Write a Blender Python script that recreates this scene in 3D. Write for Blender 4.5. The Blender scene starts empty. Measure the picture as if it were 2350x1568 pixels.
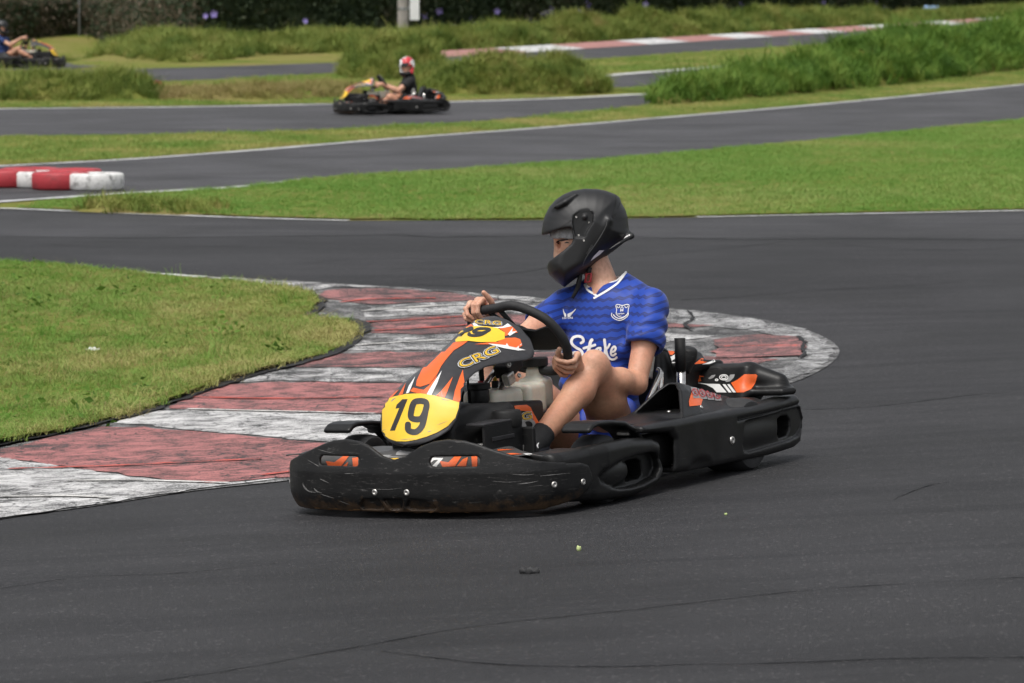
import bpy, bmesh, math, random
import numpy as np
from mathutils import Vector, Matrix
from mathutils.bvhtree import BVHTree
from mathutils.geometry import delaunay_2d_cdt

SC = bpy.context.scene
COL = SC.collection
R = math.radians
random.seed(7); RNG = np.random.default_rng(7)

# ------------------------------------------------------------------ camera
FPX, CX, CY, CAMH, YH = 3486.0, 512.0, 341.5, 1.78, 9.15
PITCH = math.atan((CY - YH) / FPX)
cam = bpy.data.cameras.new('camera'); cam_ob = bpy.data.objects.new('camera', cam); COL.objects.link(cam_ob)
cam.sensor_width = 36.0; cam.lens = FPX / 1024 * 36.0
cam.clip_end = 3000; cam.clip_start = 0.1
cam_ob.location = (0, 0, CAMH); cam_ob.rotation_euler = (R(90) - PITCH, 0, 0)
cam.dof.use_dof = True; cam.dof.focus_distance = 12.9; cam.dof.aperture_fstop = 8.0
SC.camera = cam_ob
SC.cycles.max_bounces = 5; SC.cycles.diffuse_bounces = 3; SC.cycles.glossy_bounces = 2; SC.cycles.transmission_bounces = 2; SC.cycles.use_adaptive_sampling = True; SC.cycles.adaptive_threshold = 0.025

# ------------------------------------------------------------------ overcast sky, weak broad sun
SUN_EL, SUN_AZ = R(66), R(212)          # azimuth measured clockwise from +Y
w = bpy.data.worlds.new('World'); SC.world = w; w.use_nodes = True
nt = w.node_tree; bg = nt.nodes['Background']
sky = nt.nodes.new('ShaderNodeTexSky'); sky.sky_type = 'NISHITA'; sky.sun_disc = False
sky.sun_elevation = SUN_EL; sky.sun_rotation = SUN_AZ; sky.air_density = 1.0; sky.dust_density = 4.0; sky.ozone_density = 1.0
hs = nt.nodes.new('ShaderNodeHueSaturation'); hs.inputs['Saturation'].default_value = 0.22
nt.links.new(sky.outputs[0], hs.inputs['Color']); nt.links.new(hs.outputs[0], bg.inputs[0])
bg.inputs[1].default_value = 0.12
sl = bpy.data.lights.new('sun', 'SUN'); sl.energy = 1.5; sl.angle = R(24); sl.color = (1.0, 0.97, 0.92)
so = bpy.data.objects.new('sun', sl); COL.objects.link(so)
sd = Vector((math.sin(SUN_AZ) * math.cos(SUN_EL), math.cos(SUN_AZ) * math.cos(SUN_EL), math.sin(SUN_EL)))
so.rotation_euler = (-sd).to_track_quat('-Z', 'Y').to_euler(); so.location = sd * 40
SC.view_settings.view_transform = 'Standard'; SC.view_settings.look = 'None'
SC.view_settings.exposure = 0.50; SC.view_settings.gamma = 1.0; SC.view_settings.use_curve_mapping = False

# ------------------------------------------------------------------ frames
AL, RHO = R(31.5), R(3.6)
_B = np.array([math.sin(AL), math.cos(AL), 0]); _L = np.array([math.cos(AL), -math.sin(AL), 0]); _Z = np.array([0, 0, 1.])
KX = -_B; KL = _L * math.cos(RHO) + _Z * math.sin(RHO); KZ = _Z * math.cos(RHO) - _L * math.sin(RHO)
KO = np.array([-.414, 12.22, 0]) - 0.93 * KX - 0.025 * KZ
KM = np.array([KX, KL, KZ])
_f = np.array([0, math.cos(PITCH), -math.sin(PITCH)]); _u = np.array([0, math.sin(PITCH), math.cos(PITCH)])
CAM = np.array([0, 0, CAMH])
def ray(px, py): return _f + np.array([1., 0, 0]) * (px - CX) / FPX + _u * (CY - py) / FPX
def U(px, py, ax, val):                 # point of the sight line where kart coordinate ax equals val
    d = KM @ ray(px, py); c = KM @ (CAM - KO); return c + (val - c[ax]) / d[ax] * d
def sst(a, b, x):
    t = np.clip((x - a) / (b - a), 0, 1); return t * t * (3 - 2 * t)
def zt(X, Y):                           # terrain: banked corner near the kart, gentle rise far away
    X = np.asarray(X, float); Y = np.asarray(Y, float)
    r = np.hypot(X - KO[0], Y - KO[1])
    pl = KO[2] - ((X - KO[0]) * KZ[0] + (Y - KO[1]) * KZ[1]) / KZ[2]
    z = pl * (1 - sst(2.5, 12, r))
    z = z - 1.6 * (1 - sst(-14.5, -10, X)) * sst(78, 101, Y) * (1 - sst(136, 176, Y))
    q = np.clip(Y - 50, 0, 20); z = z + 0.0005 * q * q + 0.02 * np.clip(Y - 70, 0, 160)
    return z
_T = np.concatenate([np.arange(4, 40, .1), np.arange(40, 400, .5)])
def G(x, y):                            # photograph position (2350 px wide sheet) -> point on the terrain
    px, py = x * 1024 / 2350, y * 1024 / 2350
    d = ray(px, py); d = d / d[1]
    P = CAM[None] + _T[:, None] * d[None]
    s = P[:, 2] - zt(P[:, 0], P[:, 1])
    i = np.argmax(s < 0)
    if s[i] >= 0: i = len(_T) - 1
    a, b = _T[i - 1], _T[i]
    for _ in range(30):
        m = (a + b) / 2; p = CAM + m * d
        if p[2] - zt(p[0], p[1]) > 0: a = m
        else: b = m
    p = CAM + a * d
    return (p[0], p[1])
def GP(pts): return [G(*p) for p in pts]

# ------------------------------------------------------------------ object helpers
def link(o, parent=None):
    COL.objects.link(o)
    if parent is not None: o.parent = parent
    return o
def tag(o, label=None, cat=None, group=None, kind=None):
    if label: o['label'] = label
    if cat: o['category'] = cat
    if group: o['group'] = group
    if kind: o['kind'] = kind
    return o
def empty(name, M=None):
    o = bpy.data.objects.new(name, None); COL.objects.link(o); o.empty_display_size = .1
    if M is not None: o.matrix_world = M
    return o
def mesh(name, V, F, m=None, parent=None, smooth=True):
    me = bpy.data.meshes.new(name)
    V = np.asarray(V, float)
    me.from_pydata(V.tolist(), [], F.tolist() if isinstance(F, np.ndarray) else F)
    if smooth: me.polygons.foreach_set('use_smooth', np.ones(len(me.polygons), bool))
    if m is not None: me.materials.append(m)
    me.update()
    return link(bpy.data.objects.new(name, me), parent)
def from_bm(name, bm, m=None, parent=None, smooth=False):
    me = bpy.data.meshes.new(name); bm.to_mesh(me); bm.free()
    if smooth: me.polygons.foreach_set('use_smooth', np.ones(len(me.polygons), bool))
    if m is not None: me.materials.append(m)
    return link(bpy.data.objects.new(name, me), parent)

# ------------------------------------------------------------------ node helpers
class NT:
    def __init__(s, name):
        s.m = bpy.data.materials.new(name); s.m.use_nodes = True; s.t = s.m.node_tree
        s.b = s.t.nodes['Principled BSDF']
        s._pos = None
    def n(s, typ, **kw):
        x = s.t.nodes.new('ShaderNode' + typ)
        for k, v in kw.items():
            if k in x.bl_rna.properties: setattr(x, k, v)
            else: s.set(x.inputs[k.replace('_', ' ')], v)
        return x
    def set(s, inp, v):
        if isinstance(v, bpy.types.NodeSocket): s.t.links.new(v, inp)
        elif isinstance(v, (tuple, list)) and len(v) == 3 and inp.type == 'RGBA': inp.default_value = (*v, 1)
        else: inp.default_value = v
    def pos(s, local=False):
        if local: return s.n('TexCoord').outputs['Object']
        if s._pos is None: s._pos = s.n('NewGeometry').outputs['Position']
        return s._pos
    def scale(s, v, sc):
        x = s.n('VectorMath', operation='MULTIPLY'); s.set(x.inputs[0], v); x.inputs[1].default_value = sc; return x.outputs[0]
    def noise(s, v, sc, det=2.0, rough=.5, dist=0.0, out='Fac'):
        x = s.n('TexNoise'); s.set(x.inputs['Vector'], v); x.inputs['Scale'].default_value = sc
        x.inputs['Detail'].default_value = det; x.inputs['Roughness'].default_value = rough; x.inputs['Distortion'].default_value = dist
        return x.outputs[out]
    def voro(s, v, sc, feat='DISTANCE_TO_EDGE', rnd=1.0, out='Distance'):
        x = s.n('TexVoronoi', feature=feat); s.set(x.inputs['Vector'], v); x.inputs['Scale'].default_value = sc
        x.inputs['Randomness'].default_value = rnd; return x.outputs[out]
    def ramp(s, f, stops, interp='LINEAR'):
        x = s.n('ValToRGB'); s.set(x.inputs[0], f); x.color_ramp.interpolation = interp
        e = x.color_ramp.elements
        while len(e) < len(stops): e.new(.5)
        for el, (p, c) in zip(e, stops):
            el.position = p; el.color = (*c, 1) if isinstance(c, tuple) else (c, c, c, 1)
        return x.outputs[0]
    def mix(s, f, a, b, mode='MIX'):
        x = s.n('Mix', data_type='RGBA', blend_type=mode)
        s.set(x.inputs[0], f); s.set(x.inputs[6], a); s.set(x.inputs[7], b); return x.outputs[2]
    def math(s, op, a, b=0.0, clamp=False):
        x = s.n('Math', operation=op, use_clamp=clamp); s.set(x.inputs[0], a); s.set(x.inputs[1], b); return x.outputs[0]
    def bump(s, h, strength, dist=.01):
        x = s.n('Bump'); s.set(x.inputs['Height'], h); x.inputs['Strength'].default_value = strength; x.inputs['Distance'].default_value = dist
        s.t.links.new(x.outputs[0], s.b.inputs['Normal'])
    def out(s, color=None, rough=None, **kw):
        if color is not None: s.set(s.b.inputs['Base Color'], color)
        if rough is not None: s.set(s.b.inputs['Roughness'], rough)
        for k, v in kw.items(): s.set(s.b.inputs[k.replace('_', ' ')], v)
        return s.m
def plain(name, c, rough=.5, metal=0.0, var=.12, sc=40, bump=0.0, **kw):
    a = NT(name); p = a.pos(True); f = a.noise(p, sc, 4, .6)
    lo = tuple(x * (1 - var) for x in c); hi = tuple(min(1, x * (1 + var)) for x in c)
    if bump: a.bump(a.noise(p, sc * 6, 2), bump, .002)
    r2 = a.ramp(a.noise(p, sc * .4, 3), [(.3, max(0, rough - .08)), (.7, min(1, rough + .08))])
    return a.out(a.ramp(f, [(.3, lo), (.7, hi)]), r2, Metallic=metal, **kw)

def asphalt_color(a, p, base=.045):
    fine = a.noise(p, 130, 2, .75)
    c1 = a.ramp(fine, [(.30, base * .35), (.52, base), (.70, base * 1.6), (.80, base * 2.6)])
    grit = a.voro(p, 130, 'F1', 1.0, 'Color')
    sep = a.n('SeparateColor'); a.set(sep.inputs[0], grit)
    c1 = a.mix(a.math('GREATER_THAN', sep.outputs[0], .97), c1, (base * 2.8, base * 2.7, base * 2.6))
    big = a.noise(p, .55, 4, .6, .6)
    c2 = a.mix(a.ramp(big, [(.35, 0.0), (.68, 1.0)]), c1, (1.75, 1.74, 1.78), 'MULTIPLY')
    st = a.noise(a.scale(p, (.30, 2.2, 1)), 1.0, 5, .7, 1.0)
    return a.mix(a.ramp(st, [(.36, .95), (.58, 0.0)]), c2, (.60, .60, .62), 'MULTIPLY'), fine
def asphalt(name, base=.045):
    a = NT(name); p = a.pos(); c, fine = asphalt_color(a, p, base)
    a.bump(fine, .55, .006)
    tint = a.mix(1.0, c, (1.0, .985, 1.03), 'MULTIPLY')
    return a.out(tint, a.ramp(fine, [(.3, .62), (.7, .84)]), **{'Specular IOR Level': .35})
def paint(name, col, wear=.45, base=.026, crk_sc=11.0, streak=(1.0, 7, 1), crk=1.0):
    a = NT(name); p = a.pos(); asp, fine = asphalt_color(a, p, base)
    sp = a.noise(p, 150, 2, .6); mid = a.noise(p, 5.5, 6, .72, .5); st = a.noise(a.scale(p, streak), 1.6, 5, .7, .3)
    m = a.math('ADD', a.math('ADD', a.math('MULTIPLY', sp, .44), a.math('MULTIPLY', mid, .43)), a.math('MULTIPLY', st, .13))
    mk = a.ramp(m, [(wear - .045, 0.0), (wear + .045, 1.0)])
    vd = a.mix(.06, p, a.noise(p, 9, 3, .65, 0, 'Color'))
    ck = a.ramp(a.voro(a.scale(vd, (.75, 1.3, 1)), crk_sc), [(0.015, 0.0), (.055, 1.0)])
    rg = a.math('MULTIPLY', a.ramp(a.noise(p, 1.3, 3, .6), [(.36, 0.0), (.54, 1.0)]), crk)
    mk = a.math('MULTIPLY', mk, a.mix(rg, (1, 1, 1), ck))
    pc = a.mix(a.ramp(mid, [(.32, .0), (.7, 1.0)]), tuple(x * .66 for x in col), col)
    a.bump(a.math('ADD', a.math('MULTIPLY', mk, .6), fine), .5, .004)
    return a.out(a.mix(a.math('MULTIPLY', mk, .90), asp, pc), .78)
M_ASPH = asphalt('asphalt', .0185)
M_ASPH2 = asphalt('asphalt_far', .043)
M_WHITE = paint('worn_white_paint', (.72, .71, .70), .472)
M_WHITE2 = paint('very_worn_white_paint', (.70, .69, .68), .507)
M_RED = paint('worn_red_paint', (.50, .185, .175), .476); M_RED2B = paint('very_worn_red_paint', (.47, .185, .175), .512)
M_FRESH_R = paint('bright_red_streak', (.66, .10, .07), .47, streak=(3, 14, 1), crk=.3); M_FRESH_W = paint('bright_white_streak', (.80, .78, .74), .46, streak=(3, 14, 1), crk=.3)
M_LINE = paint('white_edge_line', (.74, .74, .73), .42, streak=(2, 2, 1), crk=.4)
M_RED2 = paint('far_red_paint', (.50, .235, .21), .42, streak=(2, 2, 1), crk=.3)
M_KERB = paint('kerb_grime', (.36, .355, .35), .515, .020)
M_CRACK = plain('crack_fill', (.012, .012, .013), .9, var=.4)

def grass_ground(name, tone=0):
    a = NT(name); p = a.pos()
    f = a.noise(p, .45, 5, .62, .5); g = a.noise(p, 22, 3, .7)
    c = a.ramp(f, [(.30, (.130, .175, .030)), (.47, (.180, .200, .042)), (.62, (.26, .225, .080)), (.75, (.17, .125, .055))])
    c = a.mix(a.ramp(g, [(.3, .8), (.65, 0.0)]), c, (.45, .45, .35), 'MULTIPLY')
    a.bump(g, .8, .03)
    return a.out(c, .95, **{'Specular IOR Level': .1})
M_GROUND = grass_ground('grass_soil')

# ------------------------------------------------------------------ sheets laid on the terrain
def resample(pts, step, closed=True):
    P = [np.array(p, float) for p in pts]; out = []
    n = len(P) if closed else len(P) - 1
    for i in range(n):
        a, b = P[i], P[(i + 1) % len(P)]; k = max(1, int(np.linalg.norm(b - a) / step))
        for j in range(k): out.append(a + (b - a) * j / k)
    if not closed: out.append(P[-1])
    return out
def smooth_line(pts, n=8, closed=False):          # Catmull-Rom through control points
    P = [np.array(p, float) for p in pts]; out = []
    N = len(P); rng = range(N if closed else N - 1)
    for i in rng:
        if closed: p0, p1, p2, p3 = P[i - 1], P[i], P[(i + 1) % N], P[(i + 2) % N]
        else: p0, p1, p2, p3 = P[max(i - 1, 0)], P[i], P[i + 1], P[min(i + 2, N - 1)]
        for k in range(n):
            t = k / n
            out.append(.5 * (2 * p1 + (p2 - p0) * t + (2 * p0 - 5 * p1 + 4 * p2 - p3) * t * t + (3 * p1 - p0 - 3 * p2 + p3) * t ** 3))
    if not closed: out.append(P[-1])
    return out
def inside(poly, Q):
    x, y = Q[:, 0], Q[:, 1]; c = np.zeros(len(Q), bool); n = len(poly)
    for i in range(n):
        x1, y1 = poly[i]; x2, y2 = poly[(i + 1) % n]
        if y1 == y2: continue
        k = ((y1 > y) != (y2 > y)) & (x < (x2 - x1) * (y - y1) / (y2 - y1) + x1); c ^= k
    return c
def tess(poly, step, jitter=False):               # polygon -> verts2d, faces, with interior grid points
    B = resample(poly, step); A = np.array(B)
    lo, hi = A.min(0), A.max(0)
    gx, gy = np.meshgrid(np.arange(lo[0] + step / 2, hi[0], step), np.arange(lo[1] + step / 2, hi[1], step))
    Q = np.stack([gx.ravel(), gy.ravel()], 1)
    if len(Q): Q = Q[inside(A, Q)]
    pts = [Vector((float(p[0]), float(p[1]))) for p in B] + [Vector((float(p[0]), float(p[1]))) for p in Q]
    n = len(B)
    v, e, f, *_ = delaunay_2d_cdt(pts, [], [list(range(n))], 1, 1e-6)
    return np.array([(q.x, q.y) for q in v]), [list(x) for x in f]
def sheet(name, poly, m, dz, step=.5, parent=None, bumpf=None):
    v, f = tess(poly, step); z = zt(v[:, 0], v[:, 1]) + dz
    if bumpf is not None: z = z + bumpf(v)
    o = mesh(name, np.column_stack([v, z]), f, m, parent)
    return o
def ribbon(name, line, wid, m, dz, parent=None, step=.3, jit=0.0):
    Lp = np.array(resample(line, step, False)); T = np.gradient(Lp, axis=0); T /= np.linalg.norm(T, axis=1)[:, None] + 1e-9
    N = np.column_stack([-T[:, 1], T[:, 0]]); wv = np.broadcast_to(np.asarray(wid, float), (len(Lp),)) if np.ndim(wid) else np.full(len(Lp), wid)
    if jit:
        nz = RNG.uniform(-1, 1, len(Lp) + 8); nz = np.convolve(nz, np.ones(5) / 5, 'same')[4:-4] if jit > 1 else nz[4:-4]; wv = wv * np.clip(1 + jit * .5 * nz if jit > 1 else 1 + jit * nz, .15, 3)
    a = Lp + N * wv[:, None] / 2; b = Lp - N * wv[:, None] / 2
    V = np.concatenate([a, b]); n = len(Lp)
    F = [[i, i + 1, n + i + 1, n + i] for i in range(n - 1)]
    return mesh(name, np.column_stack([V, zt(V[:, 0], V[:, 1]) + dz]), F, m, parent)

# ground sheet to the horizon
def _axis(parts):
    return np.unique(np.concatenate([np.arange(a, b, s) for a, b, s in parts]))
gx = _axis([(-900, -120, 60), (-120, -30, 6), (-30, 30, .5), (30, 120, 6), (120, 901, 60)])
gy = _axis([(-200, -10, 20), (-10, 32, .5), (32, 90, 2), (90, 300, 5), (300, 1500, 100)])
X, Y = np.meshgrid(gx, gy); nx, ny = len(gx), len(gy)
idx = np.arange(nx * ny).reshape(ny, nx)
F = np.stack([idx[:-1, :-1].ravel(), idx[:-1, 1:].ravel(), idx[1:, 1:].ravel(), idx[1:, :-1].ravel()], 1)
tag(mesh('ground', np.column_stack([X.ravel(), Y.ravel(), zt(X, Y).ravel()]), F, M_GROUND), kind='structure')

# ---- main track (foreground corner)
far_edge = [(-700, 470), (-200, 474), (60, 482), (250, 490), (600, 503), (800, 508), (1200, 507), (1600, 500), (2000, 492), (2350, 485), (2900, 474)]
fe = GP(far_edge)
road = tag(sheet('race_track', fe + [(18, 12), (18, 1), (-18, 1), (-18, 12)], M_ASPH, .006, .6), kind='structure')
# ---- diagonal track
t2_far = [(-1400, 455), (-500, 410), (0, 383), (300, 367), (600, 345), (900, 320), (1200, 298), (1500, 273), (1800, 248), (2100, 220), (2350, 195), (2800, 150)]
t2_near = [(-1400, 560), (-500, 500), (0, 465), (150, 455), (300, 445), (560, 430), (700, 413), (900, 400), (1100, 387), (1300, 374), (1500, 358), (1800, 330), (2100, 300), (2350, 275), (2800, 235)]
f2, n2 = GP(t2_far), GP(t2_near)
road2 = tag(sheet('diagonal_track', f2 + n2[::-1], M_ASPH2, .006, 1.0), kind='structure')
# ---- track of the second kart
t3_far = [(-1700, 266), (-500, 256), (0, 251), (400, 247), (770, 240), (1030, 235), (1300, 226), (1500, 216), (1750, 205)]
t3_near = [(-1700, 328), (-500, 318), (0, 313), (400, 308), (700, 300), (900, 290), (1100, 279), (1300, 262), (1500, 240), (1750, 212)]
f3, n3 = GP(t3_far), GP(t3_near)
road3 = tag(sheet('middle_track', f3 + n3[::-1], M_ASPH2, .006, 1.5), kind='structure')
# ---- far track
t4_far = [(-1500, 186), (-400, 176), (0, 170), (200, 161), (450, 155), (650, 148), (790, 143), (1015, 131), (1300, 114), (1500, 101), (2000, 69), (2350, 46), (2700, 24)]
t4_near = [(-1500, 214), (-400, 200), (0, 193), (300, 188), (500, 183), (790, 166), (1015, 153), (1300, 140), (1600, 119), (2000, 93), (2350, 72), (2700, 52)]
f4, n4 = GP(t4_far), GP(t4_near)
road4 = tag(sheet('far_track', f4 + n4[::-1], M_ASPH2, .006, 2.0), kind='structure')
t5 = GP([(1150, 192), (1365, 176), (1590, 158), (1720, 148), (1950, 132), (1950, 165), (1510, 196), (1385, 205), (1200, 215)])
road5 = tag(sheet('link_track', t5, M_ASPH2, .006, 2.0), kind='structure')

# ---- painted edge lines (parts of their tracks)
ribbon('edge_line', smooth_line(fe[:6], 4), .10, M_LINE, .010, road, .3, .25)
ribbon('edge_line', smooth_line(fe[7:], 4), .09, M_LINE, .010, road, .3, .3)
ribbon('edge_line', smooth_line(f2, 4), .16, M_LINE, .012, road2, .5, .2)
ribbon('edge_line', smooth_line(n2[:7], 4), .16, M_LINE, .012, road2, .5, .25)
ribbon('edge_line', smooth_line(f3, 4), .30, M_LINE, .012, road3, .8, .2)
ribbon('edge_line', smooth_line(t5[1:4], 4), .45, M_LINE, .012, road5, .8, .2)

# ---- apron kerb of the inside corner: dirty base sheet + painted stripes
K_out = [(-500, 1290), (0, 1197), (200, 1169), (450, 1131), (690, 1104), (950, 1062), (1250, 1000), (1550, 940), (1780, 893), (1880, 855), (1926, 815), (1905, 785), (1840, 757), (1750, 737), (1640, 721), (1550, 712), (1240, 687), (1050, 673), (850, 658), (600, 645), (470, 637)]
K_in = [(520, 652), (700, 677), (735, 702), (700, 733), (790, 738), (828, 755), (815, 782), (760, 817), (640, 852), (500, 892), (330, 953), (180, 992), (0, 1030), (-500, 1120)]
kout, kin = GP(K_out), GP(K_in)
kerb = tag(sheet('kerb', smooth_line(kout, 4) + smooth_line(kin, 4), M_KERB, .010, .25), kind='structure')
def stripe(pts, m, dz=.014):
    sheet('painted_stripe', [q + RNG.normal(0, .016, 2) for q in resample(GP(pts), .10)], m, dz, .15, kerb)   # ragged paint edges
stripe([(-400, 1130), (-60, 1046), (100, 1072), (300, 1101), (480, 1118), (690, 1101), (450, 1129), (200, 1167), (-60, 1205), (-400, 1268)], M_WHITE)
stripe([(-50, 1046), (20, 1032), (130, 1008), (240, 985), (330, 986), (550, 1005), (760, 1024), (900, 1040), (900, 1066), (690, 1098), (480, 1115), (300, 1098), (100, 1069)], M_RED)
stripe([(262, 976), (340, 950), (430, 945), (620, 951), (900, 958), (1200, 966), (1400, 962), (1150, 1014), (905, 1036), (760, 1021), (550, 1002), (330, 983)], M_WHITE)
stripe([(380, 944), (430, 918), (520, 888), (640, 882), (900, 886), (1200, 890), (1600, 905), (1400, 958), (1200, 962), (900, 955), (620, 948)], M_RED)
stripe([(500, 885), (600, 857), (760, 850), (950, 851), (1300, 852), (1780, 858), (1740, 895), (1600, 902), (1200, 887), (900, 883), (640, 879)], M_WHITE2)
stripe([(660, 846), (770, 817), (880, 813), (1100, 814), (1400, 812), (1780, 830), (1700, 850), (1300, 849), (950, 848)], M_RED2B)
stripe([(790, 806), (830, 787), (960, 776), (1150, 768), (1450, 766), (1650, 775), (1400, 808), (1100, 810), (880, 810)], M_WHITE2)
stripe([(852, 768), (850, 742), (960, 731), (1150, 724), (1400, 735), (1640, 752), (1450, 762), (1150, 764), (960, 772)], M_RED2B)
stripe([(832, 733), (848, 708), (980, 700), (1120, 697), (1300, 712), (1450, 733), (1150, 721), (960, 727)], M_WHITE2)
stripe([(722, 683), (770, 667), (900, 667), (1060, 678), (1140, 692), (980, 697), (850, 704)], M_RED2B)
stripe([(470, 639), (600, 646), (850, 660), (1050, 675), (1240, 690), (1290, 700), (1150, 690), (1040, 673), (900, 664), (760, 663), (690, 674), (530, 653)], M_WHITE2, .015)
stripe([(1640, 786), (1740, 774), (1830, 781), (1845, 800), (1840, 822), (1760, 826), (1640, 829)], M_RED2B, .019)
stripe([(1300, 700), (1550, 715), (1640, 724), (1750, 740), (1838, 760), (1900, 787), (1921, 815), (1876, 852), (1780, 889), (1800, 850), (1852, 822), (1850, 788), (1740, 765), (1600, 752), (1450, 735)], paint('worn_grey_paint', (.50, .50, .495), .49))
M_EDGE = asphalt('broken_asphalt', .018)
ribbon('broken_edge', smooth_line(GP([(470, 645), (520, 650), (690, 676), (738, 702), (715, 722), (700, 735), (760, 741), (800, 740), (835, 752), (822, 782), (765, 817), (645, 851), (505, 891), (335, 951), (185, 990), (5, 1028), (-300, 1085)]), 6), .06, M_EDGE, .0225, kerb, .03, 3.0)
ribbon('edge_line', smooth_line(GP([(-300, 600), (60, 611), (200, 621), (330, 630), (470, 639)]), 5), .11, M_LINE, .012, road, .2, .3)

for pts, m_ in (([(20, 1085), (250, 1078), (420, 1070), (600, 1062)], M_FRESH_R), ([(420, 918), (640, 922), (880, 918)], M_FRESH_R), ([(150, 1112), (330, 1112), (520, 1118)], M_FRESH_W), ([(-20, 1150), (150, 1148), (250, 1152)], M_FRESH_W), ([(860, 765), (1000, 757), (1100, 750)], M_FRESH_R), ([(840, 745), (980, 738), (1090, 730)], M_FRESH_R), ([(830, 720), (1000, 708), (1150, 704)], M_FRESH_W), ([(800, 800), (950, 790), (1050, 786)], M_FRESH_W), ([(780, 700), (860, 692), (1000, 690)], M_FRESH_R), ([(600, 1100), (760, 1080)], M_FRESH_R), ([(430, 946), (700, 953), (860, 957)], M_FRESH_W), ([(1660, 802), (1760, 800), (1830, 800)], M_FRESH_R)):
    ribbon('paint_streak', smooth_line(GP(pts), 6), .035, m_, .0195, kerb, .1, .5)
# ---- paler strip beyond the far seam, grazing sheen painted into its colour, and rubber laid down in the corner
M_FAR_SHEEN = asphalt('far_sheen_asphalt', .030)
sheet('pale_far_strip', GP([(-400, 540), (300, 548), (900, 541), (1000, 547), (1240, 544), (1460, 547), (1700, 552), (2000, 550), (2600, 555), (2600, 487), (2350, 489), (2000, 496), (1600, 504), (1200, 511), (800, 512), (600, 507), (250, 494), (-300, 480)]), M_FAR_SHEEN, .0085, .6, road)
# ---- cracks in the asphalt
def crack(pts, wid, parent=road):
    L0 = smooth_line(GP(pts), 6); L1 = np.array(resample(L0, .06, False)); L1 = L1 + np.cumsum(RNG.normal(0, .006, L1.shape), 0) * .5
    wv = wid * 1.25 * RNG.uniform(.3, 1.3, len(L1))
    ribbon('crack', list(L1), wv, M_CRACK, .0235 if parent is kerb else .0125, parent, step=10)
crack([(1562, 691), (1700, 683), (1900, 667), (2100, 656), (2205, 650)], .012)
crack([(1848, 943), (2000, 937), (2150, 920), (2250, 908), (2420, 898)], .014)
crack([(930, 645), (1050, 640), (1180, 628), (1260, 616)], .012)
crack([(930, 655), (1100, 661), (1250, 667)], .010)
crack([(900, 538), (1000, 545), (1240, 542), (1460, 545), (1700, 550), (2000, 548), (2350, 552)], .016)
crack([(1440, 592), (1640, 574), (1800, 556)], .012)
crack([(700, 603), (900, 597), (1150, 600)], .012)
crack([(300, 1575), (560, 1535), (740, 1500), (1020, 1448), (1180, 1428), (1420, 1402), (1640, 1378), (1900, 1352), (2360, 1325)], .008)
crack([(880, 1500), (1000, 1515), (1180, 1532), (1400, 1535), (1700, 1530), (2000, 1518), (2360, 1515)], .010)
crack([(2050, 1150), (2120, 1120), (2200, 1105)], .006)
crack([(0, 1355), (180, 1330), (400, 1322), (620, 1300)], .006)
crack([(1900, 560), (2100, 575), (2350, 570)], .010)
crack([(60, 560), (300, 572), (560, 566)], .012)
crack([(1830, 780), (1842, 792), (1838, 806), (1846, 818), (1836, 830)], .022, kerb)
crack([(1575, 720), (1590, 738), (1572, 752), (1590, 765)], .022, kerb)
crack([(1690, 867), (1800, 872), (1870, 868)], .012, kerb)
for _ in range(26):
    x, y = random.uniform(150, 900), random.uniform(930, 1080)
    crack([(x, y), (x + random.uniform(30, 80), y + random.uniform(-14, 14)), (x + random.uniform(90, 150), y + random.uniform(-20, 20))], .010, kerb) if 0 else None
# ------------------------------------------------------------------ grass
def grass_mat(name, stops, sc=.45, trans=.35, dryx=None):
    a = NT(name); p = a.pos()
    f = a.noise(p, sc, 4, .6, .4); oi = a.n('ObjectInfo')
    if dryx:                              # turf worn dry towards the kerb
        sx = a.n('SeparateXYZ'); a.set(sx.inputs[0], p); mr = a.n('MapRange'); a.set(mr.inputs[0], sx.outputs[0]); mr.inputs[1].default_value, mr.inputs[2].default_value, mr.inputs[3].default_value, mr.inputs[4].default_value = (*dryx, -.13, .08); f = a.math('ADD', f, mr.outputs[0])
    f2 = a.math('ADD', f, a.math('MULTIPLY', a.math('SUBTRACT', oi.outputs['Random'], .5), .22))
    c = a.ramp(f2, stops)
    g = a.noise(p, 3.1, 2, .5)
    c = a.mix(a.ramp(g, [(.35, .45), (.62, 0.0)]), c, (.62, .72, .55), 'MULTIPLY')
    a.out(c, .7, **{'Specular IOR Level': .25})
    tr = a.n('BsdfTranslucent'); a.set(tr.inputs[0], c); mx = a.n('MixShader'); mx.inputs[0].default_value = trans
    a.t.links.new(a.b.outputs[0], mx.inputs[1]); a.t.links.new(tr.outputs[0], mx.inputs[2])
    a.t.links.new(mx.outputs[0], a.t.nodes['Material Output'].inputs[0])
    return a.m
GREEN, OLIVE, DRY, BROWN = (.155, .285, .050), (.225, .315, .075), (.47, .42, .17), (.33, .26, .11)
M_LAWN = grass_mat('lawn_blades', [(.28, GREEN), (.46, OLIVE), (.60, (.36, .37, .11)), (.72, DRY), (.85, BROWN)])
M_ISLE = grass_mat('island_blades', [(.34, (.160, .315, .050)), (.50, (.225, .340, .075)), (.60, (.37, .39, .125)), (.70, (.48, .44, .18)), (.86, (.36, .28, .12))], .8, .3, (-4.2, -1.2))
M_LAWN2 = grass_mat('lawn_blades_lush', [(.30, (.155, .300, .055)), (.52, (.200, .330, .070)), (.66, (.30, .36, .11)), (.86, DRY)], .25)
M_LONG = grass_mat('long_grass', [(.30, (.085, .135, .022)), (.45, (.150, .200, .036)), (.60, (.235, .260, .060)), (.78, (.34, .29, .10))], 1.0, .2)  # darkest greens, set by noise, stand in for shade among the clumps
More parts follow.
